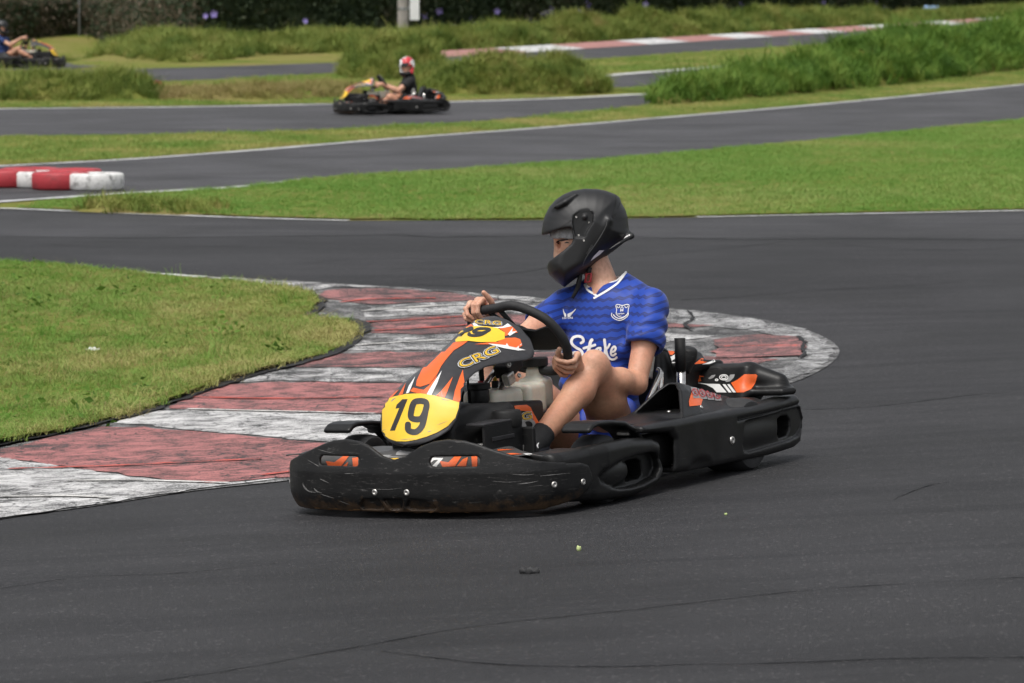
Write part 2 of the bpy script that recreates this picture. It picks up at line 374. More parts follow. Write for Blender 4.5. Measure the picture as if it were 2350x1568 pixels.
M_MOUND = grass_mat('lush_mound_grass', [(.30, (.060, .130, .018)), (.50, (.115, .215, .030)), (.70, (.20, .28, .05))], .9, .25)
M_DRY = grass_mat('dry_long_grass', [(.30, (.25, .235, .07)), (.50, (.33, .27, .11)), (.70, (.38, .30, .14))], .7)
M_LEAF = grass_mat('hedge_leaves', [(.30, (.022, .038, .018)), (.55, (.045, .062, .030)), (.75, (.085, .072, .050))], .35, .2)
M_TWIG = grass_mat('dry_brush', [(.30, (.07, .06, .035)), (.55, (.12, .09, .062)), (.75, (.17, .13, .095))], .4, .15)

def tuft(name, n, h, spread, wid, m, lean=.5, segs=2):
    V, F = [], []
    for i in range(n):
        a = random.uniform(0, 6.283); r = spread * math.sqrt(random.random()); x, y = r * math.cos(a), r * math.sin(a)
        hh = h * random.uniform(.45, 1.1); b = random.uniform(0, 6.283); ln = lean * random.uniform(.15, 1.2)
        dx, dy = math.cos(b), math.sin(b); px, py = -dy * wid / 2, dx * wid / 2
        k0 = len(V)
        for s in range(segs + 1):
            t = s / segs; q = 1 - t * .85; off = ln * hh * t * t; z = hh * (t - .25 * lean * t * t)
            V += [(x + dx * off + px * q, y + dy * off + py * q, z - .01), (x + dx * off - px * q, y + dy * off - py * q, z - .01)]
        for s in range(segs): F.append([k0 + 2 * s, k0 + 2 * s + 1, k0 + 2 * s + 3, k0 + 2 * s + 2])
    me = bpy.data.meshes.new(name); me.from_pydata(V, [], F); me.materials.append(m)
    return bpy.data.objects.new(name, me)
def leafclump(name, n, rad, size, m):
    V, F = [], []
    for i in range(n):
        c = Vector((random.gauss(0, rad), random.gauss(0, rad), random.gauss(0, rad)))
        q = Matrix.Rotation(random.uniform(0, 6.28), 3, 'Z') @ Matrix.Rotation(random.uniform(-1.2, 1.2), 3, 'X') @ Matrix.Rotation(random.uniform(-1, 1), 3, 'Y')
        s = size * random.uniform(.6, 1.3); k = len(V)
        for p in ((-.5, 0, 0), (0, -.32, .05), (.6, 0, 0), (0, .32, .05)): V.append(c + q @ (Vector(p) * s))
        F.append([k, k + 1, k + 2, k + 3])
    me = bpy.data.meshes.new(name); me.from_pydata(V, [], F); me.materials.append(m)
    return bpy.data.objects.new(name, me)
def scatter(ob, protos, density, smin, smax, seed=0, tilt=.25, patch=0.0, psc=1.0):
    g = bpy.data.node_groups.new('scatter', 'GeometryNodeTree')
    g.interface.new_socket('Geometry', in_out='INPUT', socket_type='NodeSocketGeometry')
    g.interface.new_socket('Geometry', in_out='OUTPUT', socket_type='NodeSocketGeometry')
    N = lambda t: g.nodes.new(t); Lk = g.links.new
    gi, go = N('NodeGroupInput'), N('NodeGroupOutput')
    d = N('GeometryNodeDistributePointsOnFaces'); d.inputs['Density'].default_value = density; d.inputs['Seed'].default_value = seed
    Lk(gi.outputs[0], d.inputs['Mesh'])
    j = N('GeometryNodeJoinGeometry')
    for o in protos:
        oi = N('GeometryNodeObjectInfo'); oi.inputs['Object'].default_value = o; oi.inputs['As Instance'].default_value = True
        Lk(oi.outputs['Geometry'], j.inputs[0])
    ip = N('GeometryNodeInstanceOnPoints'); Lk(d.outputs['Points'], ip.inputs['Points']); Lk(j.outputs[0], ip.inputs['Instance'])
    ip.inputs['Pick Instance'].default_value = True
    rv = N('FunctionNodeRandomValue'); rv.data_type = 'FLOAT_VECTOR'
    rv.inputs[0].default_value = (-tilt, -tilt, 0); rv.inputs[1].default_value = (tilt, tilt, 6.283); Lk(rv.outputs[0], ip.inputs['Rotation'])
    rs = N('FunctionNodeRandomValue'); rs.data_type = 'FLOAT'; rs.inputs[2].default_value = smin; rs.inputs[3].default_value = smax; rs.inputs['Seed'].default_value = 3
    if patch:
        nz = N('ShaderNodeTexNoise'); nz.inputs['Scale'].default_value = psc; nz.inputs['Detail'].default_value = 3
        po = N('GeometryNodeInputPosition'); Lk(po.outputs[0], nz.inputs['Vector'])
        mr = N('ShaderNodeMapRange'); mr.inputs[1].default_value = .35; mr.inputs[2].default_value = .7; mr.inputs[3].default_value = 1 - patch; mr.inputs[4].default_value = 1 + patch
        Lk(nz.outputs[0], mr.inputs[0]); mm = N('ShaderNodeMath'); mm.operation = 'MULTIPLY'; Lk(rs.outputs[1], mm.inputs[0]); Lk(mr.outputs[0], mm.inputs[1])
        Lk(mm.outputs[0], ip.inputs['Scale'])
    else: Lk(rs.outputs[1], ip.inputs['Scale'])
    j2 = N('GeometryNodeJoinGeometry'); Lk(gi.outputs[0], j2.inputs[0]); Lk(ip.outputs[0], j2.inputs[0]); Lk(j2.outputs[0], go.inputs[0])
    md = ob.modifiers.new('scatter', 'NODES'); md.node_group = g

near_t = [tuft('blades', 16, .050, .045, .0042, M_ISLE, 1.2) for _ in range(5)] + [tuft('blades', 14, .05, .06, .004, M_DRY, 2.2)]
far_t = [tuft('blades', 20, .050, .09, .007, M_LAWN2, 1.2) for _ in range(4)]
mid_t = [tuft('blades', 18, .065, .15, .011, M_LAWN, 1.1) for _ in range(3)]
long_t = [tuft('blades', 30, .30, .16, .020, M_LONG, .9, 3) for _ in range(4)]
dry_t = [tuft('blades', 30, .28, .16, .020, M_DRY, .9, 3) for _ in range(3)]
mnd_t = [tuft('blades', 30, .34, .16, .022, M_MOUND, 1.0, 3) for _ in range(4)]
wisp_t = [tuft('blades', 24, .13, .05, .004, M_ISLE, .9, 3) for _ in range(3)]

def lawn(name, poly, protos, dens, smin, smax, label, dz=.012, step=.4, patch=.35, psc=.8, bumpf=None, ground=M_GROUND):
    o = sheet(name, poly, ground, dz, step, None, bumpf); tag(o, label, 'grass', kind='stuff')
    scatter(o, protos, dens, smin, smax, seed=len(name), patch=patch, psc=psc); return o
isl = smooth_line(GP([(-420, 600), (60, 612), (200, 622), (330, 632), (500, 652), (690, 679), (730, 703), (700, 732), (785, 740), (822, 757), (810, 784), (752, 818), (632, 852), (495, 893), (325, 953), (175, 992), (0, 1029), (-420, 1100)]), 4)
isl = [p + RNG.normal(0, .012, 2) for p in resample(isl, .12, False)]
o_isl = lawn('island_grass', isl, near_t, 1000, .45, 1.3, 'patchy mown grass on the island inside the corner kerb', .016, .25,
     bumpf=lambda v: .018 + .018 * np.sin(v[:, 0] * 2.1 + 1) * np.sin(v[:, 1] * 1.3))
scatter(o_isl, wisp_t, 5, .5, 1.2, seed=5, patch=.6, psc=1.5)
scatter(o_isl, [tuft('straw', 7, .05, .10, .0035, M_DRY, 4.5, 2) for _ in range(3)], 28, .6, 1.5, seed=21, patch=.5, psc=.9)
scatter(o_isl, [leafclump('weed', 40, .045, .035, M_MOUND) for _ in range(2)], 2.2, .4, 1.1, seed=22, patch=.7, psc=.7)
wedge = GP([(45, 479), (130, 462), (300, 449), (560, 432)] + t2_near[6:14] + [(2600, 252), (2600, 476), (2350, 482)] + [(2000, 489), (1600, 497), (1200, 504), (800, 505), (600, 500), (250, 487)])
wedge = [np.array(p) + RNG.normal(0, .03, 2) for p in resample(wedge, .3)]
lawn('verge_grass', wedge, far_t, 260, .45, 1.2, 'wide green lawn between the corner and the diagonal track', .014, .8, psc=.35)
strip = GP([(-300, 317), (0, 315), (400, 310), (700, 302), (900, 292), (1100, 281), (1300, 264), (1500, 241), (1700, 226), (2000, 196), (2350, 156), (2600, 130), (2600, 168), (2350, 193), (2100, 218), (1800, 246), (1500, 271), (1200, 296), (900, 318), (600, 343), (300, 365), (0, 381), (-300, 398)])
lawn('strip_grass', strip, mid_t, 95, .45, 1.1, 'olive mown strip between the diagonal track and the middle track', .014, 1.2, psc=.3)
strip2 = GP([(-300, 196), (300, 190), (500, 185), (790, 168), (1015, 155), (1300, 142), (1600, 121), (2000, 95), (2350, 74), (2350, 150), (1750, 200), (1500, 213), (1390, 207), (1510, 197), (1950, 166), (1950, 131), (1720, 147), (1365, 174), (1150, 191), (1200, 217), (1300, 224), (1030, 233), (770, 238), (400, 245), (0, 249), (-300, 252)])
lawn('infield_grass', strip2, mid_t, 50, .5, 1.2, 'green infield strip with dry patches behind the second kart', .014, 2.0, psc=.25)

def dist_edge(poly, Q):
    d = np.full(len(Q), 1e9); n = len(poly)
    for i in range(n):
        a = np.array(poly[i]); b = np.array(poly[(i + 1) % n]); ab = b - a
        t = np.clip(((Q - a) @ ab) / (ab @ ab + 1e-12), 0, 1); d = np.minimum(d, np.linalg.norm(Q - a - t[:, None] * ab, axis=1))
    return d
def lump(v, s, seed):
    r = np.random.default_rng(seed); z = np.zeros(len(v))
    for k in range(7):
        a = r.uniform(0, 6.28); f = s * r.uniform(.5, 1.8); z += np.sin((v[:, 0] * math.cos(a) + v[:, 1] * math.sin(a)) * f + r.uniform(0, 6.28)) / 7
    return z
def mound(name, pts, h, protos, dens, smin, smax, label, ramp=1.2, lum=.5, seed=1, step=.4, ls=1.6):
    poly = smooth_line(GP(pts), 4, True); v, f = tess(poly, step); d = dist_edge(poly, v)
    hh = h if not callable(h) else h(v)
    z = zt(v[:, 0], v[:, 1]) + .01 + hh * np.sqrt(np.clip(d / ramp, 0, 1)) * (1 + lum * 2 * lump(v, ls, seed))
    o = mesh(name, np.column_stack([v, z]), f, M_GROUND); tag(o, label, 'tall grass', kind='stuff')
    scatter(o, protos, dens, smin, smax, seed, tilt=.5, patch=.3, psc=.9); return o
mound('verge_tussocks', [(170, 487), (230, 476), (340, 470), (470, 474), (520, 486), (440, 496), (300, 492)], .05, long_t, 60, .25, .55, 'darker grass tussocks on the lawn edge near the tyres', .5, .6, 13, .2, 5.0)
mound('tall_grass_mound', [(1492, 243), (1560, 224), (1700, 206), (1900, 172), (2100, 140), (2350, 118), (2600, 100), (2600, 132), (2350, 161), (2100, 191), (1900, 212), (1700, 231)],
      lambda v: .30 + .45 * sst(0, 9, v[:, 0]), mnd_t, 30, .7, 1.5, 'lush green mound of tall grass beside the diagonal track', 2.0, .55, 3, .35, 2.2)
mound('tall_grass_strip', [(-200, 212), (0, 208), (200, 209), (340, 213), (372, 224), (330, 232), (0, 235), (-200, 236)], .26, long_t, 40, .55, 1.1, 'olive tall grass strip left beside the middle track', .8, .55, 5, .35, 3.0)
mound('dry_grass_strip', [(350, 221), (450, 216), (600, 216), (720, 214), (800, 212), (820, 225), (700, 230), (500, 231), (370, 231)], .14, dry_t, 38, .4, .95, 'straw coloured tall grass behind the nose of the second kart', .8, .4, 6)
mound('tall_grass_hedge', [(950, 205), (1100, 200), (1250, 196), (1350, 196), (1388, 206), (1370, 215), (1200, 218), (1000, 220)], .42, long_t, 40, .7, 1.2, 'bushy row of tall grass behind the second kart', .9, .55, 7, .3, 3.0)
mound('grass_tussock', [(785, 172), (830, 162), (900, 158), (980, 158), (1018, 166), (1000, 178), (900, 184), (810, 183)], .80, long_t, 42, .7, 1.2, 'rounded grass tussock at the foot of the concrete pole', 1.2, .55, 8, .3, 2.6)
mound('back_grass_row', [(900, 112), (1000, 106), (1200, 96), (1500, 80), (1800, 62), (2000, 52), (2060, 56), (1900, 67), (1600, 88), (1300, 106), (1100, 118), (950, 122)], .50, long_t, 30, .8, 1.4, 'row of grass clumps along the far kerb', 1.6, .75, 9, .6, 1.7)
mound('back_grass_right', [(2050, 44), (2200, 36), (2400, 24), (2500, 18), (2500, 30), (2350, 40), (2200, 48), (2100, 54)], .18, long_t, 20, .8, 1.4, 'low grass on the bank at the far right', 1.6, .4, 10, .9)
mound('bank_grass', [(-200, 138), (0, 137), (300, 135), (600, 128), (800, 118), (900, 108), (900, 94), (750, 92), (450, 97), (0, 101), (-200, 103)], .20, long_t, 26, .7, 1.4, 'rough grass bank on the left below the dark hedge', 3.0, 1.0, 11, .7, 1.6)

# ---- far kerb blocks
K4 = smooth_line(f4[7:], 12); K4 = np.array(resample(K4, .25, False))
fk = empty('far_kerb'); tag(fk, kind='structure')
n = len(K4); T = np.gradient(K4, axis=0); T /= np.linalg.norm(T, axis=1)[:, None]; Nn = np.column_stack([-T[:, 1], T[:, 0]])
i = 0; kcol = 0
while i < n - 3:
    ln = int(3.3 / .25) if kcol % 2 == 0 else int(2.6 / .25)
    jn = min(n - 1, i + ln); seg = K4[i:jn + 1]; nn = Nn[i:jn + 1]
    a, b = seg - nn * .15, seg + nn * .95; m_ = len(seg)
    V = np.concatenate([np.column_stack([a, zt(a[:, 0], a[:, 1]) + .012]), np.column_stack([b, zt(b[:, 0], b[:, 1]) + .10])])
    mesh('painted_stripe', V, [[k, k + 1, m_ + k + 1, m_ + k] for k in range(m_ - 1)], M_RED2 if kcol % 2 == 0 else M_LINE, fk)
    i = jn; kcol += 1

# ---- dark hedge with pale violet flowers
hed_t = [leafclump('leaves', 26, .16, .13, M_LEAF) for _ in range(4)]
twg_t = [leafclump('leaves', 22, .16, .10, M_TWIG) for _ in range(2)]
def hedge(name, pts, h, protos, dens, label, depth=1.2, seed=2):
    Lh = np.array(resample(smooth_line(GP(pts), 5), .6, False)); T = np.gradient(Lh, axis=0); T /= np.linalg.norm(T, axis=1)[:, None]; Nn = np.column_stack([-T[:, 1], T[:, 0]])
    rows = 9; V = []; n = len(Lh)
    for r in range(rows + 4):
        t = min(1, r / rows); dep = 0 if r <= rows else (r - rows) / 3
        q = Lh + Nn * (depth * dep + .25 * lump(Lh + r * .7, 1.1, seed + r)[:, None] - .15 * t)
        hz = h * (1 + .25 * lump(Lh, .7, seed)) * (t ** .95) - (.5 * dep * dep * h * .15)
        V.append(np.column_stack([q, zt(q[:, 0], q[:, 1]) + hz]))
    V = np.concatenate(V); F = [[r * n + k, r * n + k + 1, (r + 1) * n + k + 1, (r + 1) * n + k] for r in range(rows + 3) for k in range(n - 1)]
    e = empty(name); e.location = (Lh[0][0], Lh[0][1], 0); tag(e, label, 'hedge')
    V[:, 0] -= Lh[0][0]; V[:, 1] -= Lh[0][1]
    o = mesh('foliage', V, F, M_LEAF, e); tag(o, kind='stuff'); scatter(o, protos, dens, .7, 1.5, seed, tilt=1.5)
    return e, Lh, Nn
hd, HL, HN = hedge('dark_hedge', [(470, 90), (750, 87), (900, 82), (1200, 68), (1600, 50), (2000, 30), (2250, 12), (2600, -12)], 4.2, hed_t, 16, 'tall dark green hedge with pale violet flowers behind the far kerb')
hedge('brush_hedge', [(-250, 97), (0, 94), (250, 92), (480, 90)], 1.45, hed_t[:2] + twg_t + twg_t[:1], 20, 'low dark brown brush hedge at the far left', seed=31)
M_PETAL = plain('violet_petals', (.30, .24, .62), .6)
flw = [(975, 36), (1008, 25), (1022, 20), (1080, 44), (1140, 26), (1345, 8), (1352, 12), (1330, 30), (1660, 18), (1645, 24), (1630, 40), (1890, 5), (1870, 18), (1150, 68), (1090, 60), (1040, 64), (490, 32), (472, 36), (1480, 10), (1215, 46), (1265, 20), (1700, 12), (2010, 8), (2030, 20), (700, 48)]
def flower_me():
    bm = bmesh.new()
    for k in range(5):
        a = k * 1.2566; c = Vector((math.cos(a), 0, math.sin(a)))
        t = Vector((-math.sin(a), 0, math.cos(a)))
        bm.faces.new([bm.verts.new(p) for p in (Vector((0, 0, 0)), c * .05 + t * .035 + Vector((0, -.02, 0)), c * .095 + Vector((0, -.03, 0)), c * .05 - t * .035 + Vector((0, -.02, 0)))])
    me = bpy.data.meshes.new('flower'); bm.to_mesh(me); bm.free(); me.materials.append(M_PETAL); return me
fme = flower_me()
bpy.context.view_layer.update()
for (fx, fy) in flw:
    px, py = fx * 1024 / 2350, fy * 1024 / 2350; d = ray(px, py); d = d / d[1]
    k = np.argmin(np.abs(CAM[0] + d[0] * HL[:, 1] - HL[:, 0]))
    p = CAM + d * (HL[k, 1] - .45)
    o = bpy.data.objects.new('flower', fme); link(o, hd); o.location = Vector(p) - hd.location; o.rotation_euler = (random.uniform(-.4, .4), random.uniform(0, 6), random.uniform(-.5, .5)); s = random.uniform(.9, 1.7); o.scale = (s, s, s)

# ---- concrete pole with white board
px_, py_ = G(925, 109); pole = empty('concrete_pole', Matrix.Translation((px_, py_, float(zt(px_, py_))))); tag(pole, 'grey concrete pole with a white board near its top', 'pole')
M_CONC = plain('concrete', (.30, .275, .25), .85, sc=6, var=.25, bump=.2); M_BOARD = plain('white_board', (.75, .75, .74), .5, sc=5, var=.06); M_STEEL = plain('steel', (.45, .45, .46), .35, 1.0)
def lathe(name, prof, m, parent, n=24, ax='Z', loc=(0, 0, 0), cap=True, smooth=True):
    V, F = [], []
    for k in range(n):
        a = 2 * math.pi * k / n
        for r, z in prof: V.append((r * math.cos(a), r * math.sin(a), z))
    q = len(prof)
    for k in range(n):
        for j in range(q - 1): F.append([k * q + j, ((k + 1) % n) * q + j, ((k + 1) % n) * q + j + 1, k * q + j + 1])
    if cap: F.append([k * q for k in range(n)][::-1]); F.append([k * q + q - 1 for k in range(n)])
    V = np.array(V)
    if ax == 'Y': V = np.column_stack([V[:, 0], V[:, 2], V[:, 1]]); F = [f[::-1] for f in F]
    if ax == 'X': V = np.column_stack([V[:, 2], V[:, 0], V[:, 1]])
    o = mesh(name, V + np.array(loc), F, m, parent, smooth)
    if smooth:
        try: o.data.set_sharp_from_angle(angle=R(40))
        except Exception: pass
    return o
def box(name, c, s, m, parent, bev=.004, rot=None):
    bm = bmesh.new(); bmesh.ops.create_cube(bm, size=1); bmesh.ops.scale(bm, vec=s, verts=bm.verts)
    if bev: bmesh.ops.bevel(bm, geom=bm.edges[:], offset=bev, segments=2, affect='EDGES', profile=.5)
    if rot is not None: bmesh.ops.transform(bm, matrix=rot.to_4x4(), verts=bm.verts)
    bmesh.ops.translate(bm, vec=c, verts=bm.verts); return from_bm(name, bm, m, parent)
lathe('shaft', [(.155, -.1), (.148, 2), (.135, 6)], M_CONC, pole)
lathe('strap', [(.158, 1.03), (.158, 1.10)], M_STEEL, pole); lathe('strap', [(.152, 1.6), (.152, 1.65)], M_STEEL, pole)
box('board', (.32, -.04, 1.75), (.26, .03, 2.0), M_BOARD, pole)
for z_ in (1.1, 1.62): box('bracket', (.17, -.02, z_), (.12, .03, .03), M_STEEL, pole)

# ---- pale building beyond the brush
bx, by = G(120, 62); bld = empty('building', Matrix.Translation((bx, by + 14, float(zt(bx, by))))); tag(bld, 'pale pink brick building with an orange band behind the brush', 'building')
M_PINK = plain('pink_brick', (.30, .21, .185), .9, sc=3, var=.3); M_ORB = plain('orange_band', (.55, .27, .07), .6); M_GREYW = plain('grey_render', (.36, .35, .34), .9, sc=2, var=.2); M_DGLASS = plain('dark_glass', (.03, .03, .035), .1)
box('wall', (-1.5, 0, 2.2), (7.4, 3, 4.4), M_PINK, bld, .02); box('side_wall', (4.4, .4, 2.0), (4.4, 3, 4.0), M_GREYW, bld, .02)
box('band', (4.2, -1.15, 1.25), (2.0, .06, .22), M_ORB, bld, .01); box('band', (4.2, -1.15, 1.62), (1.8, .06, .08), M_BOARD, bld, .01)
box('roof', (.4, 0, 4.5), (12.4, 3.8, .25), M_GREYW, bld, .03); box('window', (-2.5, -1.52, 2.6), (1.2, .06, 1.0), M_DGLASS, bld, .01)
gx_, gy_ = G(168, 92); gp = empty('fence_post', Matrix.Translation((gx_, gy_ + 2.2, float(zt(gx_, gy_))))); tag(gp, 'thin grey metal post standing in the brush at far left', 'post')
lathe('post', [(.045, 0), (.045, 2.6)], M_STEEL, gp, 12); lathe('cap', [(.05, 2.6), (.04, 2.63)], M_STEEL, gp, 12)

# ---- painted tyres by the diagonal track
def tyre_profile(ro, ri, w):
    return [(ri, -w * .42), (ri + .02, -w * .5), (ro - .035, -w * .5), (ro - .010, -w * .46), (ro, -w * .38), (ro + .002, 0), (ro, w * .38), (ro - .010, w * .46), (ro - .035, w * .5), (ri + .02, w * .5), (ri, w * .42)]
def worn(name, c, k=.5):
    a = NT(name); p = a.pos(True); f = a.noise(p, 9, 5, .7); g = a.noise(p, 60, 3, .6)
    cc = a.mix(a.ramp(f, [(.52, 0.0), (.66, k)]), c, (.03, .028, .026)); cc = a.mix(a.ramp(g, [(.3, .35), (.6, 0.0)]), cc, tuple(x * .45 for x in c)); a.bump(f, .4, .01)
    return a.out(cc, .55)
M_TW = worn('white_tyre_paint', (.72, .71, .69), .8); M_TR = worn('red_tyre_paint', (.42, .035, .045), .45)
def flat_tyre(x, y, ro, h, m, label):
    gx, gy = G(x, y); gy += ro * .9; e = empty('painted_tyre', Matrix.Translation((gx, gy, float(zt(gx, gy)) + h / 2 + .008)) @ Matrix.Rotation(random.uniform(0, 6), 4, 'Z'))
    tag(e, label, 'tyre', 'painted tyres along the track edge')
    ob = lathe('carcass', tyre_profile(ro, ro * .55, h) , m, e, 40, cap=False)
    lathe('liner', [(ro * .56, -h * .40), (ro * .72, -h * .2), (ro * .72, h * .2), (ro * .56, h * .40)], plain('rubber', (.02, .02, .02), .8), e, 32, cap=False)
flat_tyre(211, 440, .285, .165, M_TW, 'grimy white painted tyre at the right end of the tyre row')
flat_tyre(132, 439, .285, .17, M_TR, 'red painted tyre next to the white end tyre')
flat_tyre(85, 434, .26, .16, M_TW, 'white painted tyre wedged between two red tyres')
flat_tyre(12, 433, .28, .17, M_TR, 'red painted tyre cut by the left edge of the photo')
flat_tyre(165, 431, .27, .172, M_TR, 'red painted tyre behind the white end tyre')
flat_tyre(62, 429, .30, .172, M_TR, 'red painted tyre in the back row, further left')
flat_tyre(-50, 430, .30, .185, M_TW, 'white painted tyre outside the left edge') if 0 else None
# ------------------------------------------------------------------ implicit surfaces -> meshes
A3 = lambda *q: np.array(q, float)
def ln(p): return np.sqrt((p * p).sum(-1))
def cap(p, a, b, ra, rb=None):
    a, b = A3(*a), A3(*b); rb = ra if rb is None else rb; ab = b - a
    t = np.clip(((p - a) @ ab) / (ab @ ab + 1e-12), 0, 1); return ln(p - a - t[:, None] * ab) - (ra + (rb - ra) * t)
def chain(p, pts, rad):
    d = None
    for i in range(len(pts) - 1):
        q = cap(p, pts[i], pts[i + 1], rad[i] if np.ndim(rad) else rad, rad[i + 1] if np.ndim(rad) else rad); d = q if d is None else np.minimum(d, q)
    return d
def ell(p, c, r, Rm=None):
    q = p - A3(*c)
    if Rm is not None: q = q @ Rm
    r = A3(*r); k0 = ln(q / r); k1 = ln(q / (r * r)) + 1e-9; return k0 * (k0 - 1) / k1
def rbox(p, c, h, r=.01, Rm=None):
    q = p - A3(*c)
    if Rm is not None: q = q @ Rm
    q = np.abs(q) - (A3(*h) - r); return ln(np.maximum(q, 0)) + np.minimum(q.max(-1), 0) - r
def poly2(x, y, V):
    V = np.asarray(V, float); d = np.full(len(x), 1e9); s = np.ones(len(x)); n = len(V)
    for i in range(n):
        a, b = V[i], V[i - 1]; ex, ey = b[0] - a[0], b[1] - a[1]; wx, wy = x - a[0], y - a[1]
        t = np.clip((wx * ex + wy * ey) / (ex * ex + ey * ey + 1e-12), 0, 1); bx, by = wx - ex * t, wy - ey * t
        d = np.minimum(d, bx * bx + by * by)
        c1, c2, c3 = y >= a[1], y < b[1], ex * wy > ey * wx
        s = np.where((c1 & c2 & c3) | (~c1 & ~c2 & ~c3), -s, s)
    return s * np.sqrt(d)
def prism(p, ax, V, lo, hi, r=0.0):
    i, j = [k for k in range(3) if k != ax]; d2 = poly2(p[:, i], p[:, j], V) + r
    dz = np.abs(p[:, ax] - (lo + hi) / 2) - (hi - lo) / 2 + r
    return np.minimum(np.maximum(d2, dz), 0) + np.sqrt(np.maximum(d2, 0) ** 2 + np.maximum(dz, 0) ** 2) - r
def smin(a, b, k):
    h = np.clip(.5 + .5 * (b - a) / k, 0, 1); return b + (a - b) * h - k * h * (1 - h)
def smax(a, b, k): return -smin(-a, -b, k)
def rot(ax, deg): return np.array(Matrix.Rotation(R(deg), 3, ax))
def surf(fn, lo, hi, h, newton=2, lip=1.3):
    lo, hi = A3(*lo), A3(*hi); B = 4; nc = np.ceil((hi - lo) / (h * B)).astype(int); nf = nc * B + 1
    cg = [lo[k] + np.arange(nc[k] + 1) * h * B for k in range(3)]
    Cp = np.stack(np.meshgrid(*cg, indexing='ij'), -1); D = fn(Cp.reshape(-1, 3)).reshape(nc + 1)
    mn = None; pos = None
    for a in (0, 1):
        for b in (0, 1):
            for c in (0, 1):
                q = D[a:a + nc[0], b:b + nc[1], c:c + nc[2]]; mn = np.abs(q) if mn is None else np.minimum(mn, np.abs(q))
    act = mn < B * h * 1.75 * lip
    base = np.where(D[:-1, :-1, :-1] < 0, -1., 1.)
    Df = np.ones(nf); Df[:-1, :-1, :-1] = np.kron(base, np.ones((B, B, B)))
    mk = np.zeros(nf, bool); ai = np.argwhere(act) * B
    off = np.stack(np.meshgrid(*[np.arange(B + 1)] * 3, indexing='ij'), -1).reshape(-1, 3)
    ids = (ai[:, None, :] + off[None]).reshape(-1, 3); mk[ids[:, 0], ids[:, 1], ids[:, 2]] = True
    I = np.argwhere(mk); Pn = lo + I * h; Df[mk] = fn(Pn)
    ins = Df < 0; ca = np.zeros(nf - 1, int)
    for o in np.ndindex(2, 2, 2): ca += ins[o[0]:nf[0] - 1 + o[0], o[1]:nf[1] - 1 + o[1], o[2]:nf[2] - 1 + o[2]]
    cells = np.argwhere((ca > 0) & (ca < 8)); cid = np.full(nf - 1, -1); cid[cells[:, 0], cells[:, 1], cells[:, 2]] = np.arange(len(cells))
    cv = [np.array(o) for o in np.ndindex(2, 2, 2)]; acc = np.zeros((len(cells), 3)); cnt = np.zeros(len(cells))
    val = [Df[cells[:, 0] + o[0], cells[:, 1] + o[1], cells[:, 2] + o[2]] for o in cv]
    for i in range(8):
        for j in range(i + 1, 8):
            if np.abs(cv[i] - cv[j]).sum() != 1: continue
            m = (val[i] < 0) != (val[j] < 0); t = val[i] / (val[i] - val[j] + 1e-15)
            acc += np.where(m[:, None], cv[i] + (cv[j] - cv[i]) * t[:, None], 0); cnt += m
    V = lo + (cells + acc / cnt[:, None]) * h
    Fs = []
    for ax in range(3):
        s0 = [slice(0, None)] * 3; s1 = [slice(0, None)] * 3; s0[ax] = slice(0, -1); s1[ax] = slice(1, None)
        a_, b_ = ins[tuple(s0)], ins[tuple(s1)]; E = np.argwhere(a_ != b_)
        u, w_ = (ax + 1) % 3, (ax + 2) % 3
        E = E[(E[:, u] > 0) & (E[:, w_] > 0) & (E[:, u] < nf[u] - 1) & (E[:, w_] < nf[w_] - 1)]
        du = np.zeros(3, int); du[u] = 1; dw = np.zeros(3, int); dw[w_] = 1
        q = [cid[tuple((E - x).T)] for x in (du + dw, dw, np.zeros(3, int), du)]
        f = np.stack(q, 1); fl = a_[tuple(E.T)]; f = np.where(fl[:, None], f, f[:, ::-1]); Fs.append(f)
    F = np.concatenate(Fs); F = F[(F >= 0).all(1)]
    for _ in range(newton):
        d0 = fn(V); e = h * .25; g = np.stack([fn(V + np.eye(3)[k] * e) - fn(V - np.eye(3)[k] * e) for k in range(3)], 1) / (2 * e)
        gl = (g * g).sum(1) + 1e-6; st = -(d0 / np.maximum(gl, .2))[:, None] * g; l = ln(st); st *= np.minimum(1, h * .6 / (l + 1e-12))[:, None]; V = V + st
    return V, F
def smoothv(V, F, it=1, lam=.5):
    n = len(V); E = np.concatenate([F[:, [0, 1]], F[:, [1, 2]], F[:, [2, 3]], F[:, [3, 0]]])
    for _ in range(it):
        S = np.zeros((n, 3)); c = np.zeros(n); np.add.at(S, E[:, 0], V[E[:, 1]]); np.add.at(c, E[:, 0], 1); np.add.at(S, E[:, 1], V[E[:, 0]]); np.add.at(c, E[:, 1], 1)
        V = V + lam * (S / np.maximum(c, 1)[:, None] - V)
    return V
def solid(name, fn, lo, hi, h, m, parent, it=1, newton=2, lip=1.3):
    V, F = surf(fn, lo, hi, h, newton, lip)
    if it: V = smoothv(V, F, it)
    return mesh(name, V, F, m, parent)
def bvh_of(o): return BVHTree.FromPolygons([v.co for v in o.data.vertices], [list(p.vertices) for p in o.data.polygons])
def mirror(o, name, parent):                       # a mirrored copy across the kart's centre plane
    me = o.data; V = np.empty(len(me.vertices) * 3); me.vertices.foreach_get('co', V); V = V.reshape(-1, 3) * A3(1, -1, 1)
    q = mesh(name, V, [list(p.vertices)[::-1] for p in me.polygons], me.materials[0], parent); return q
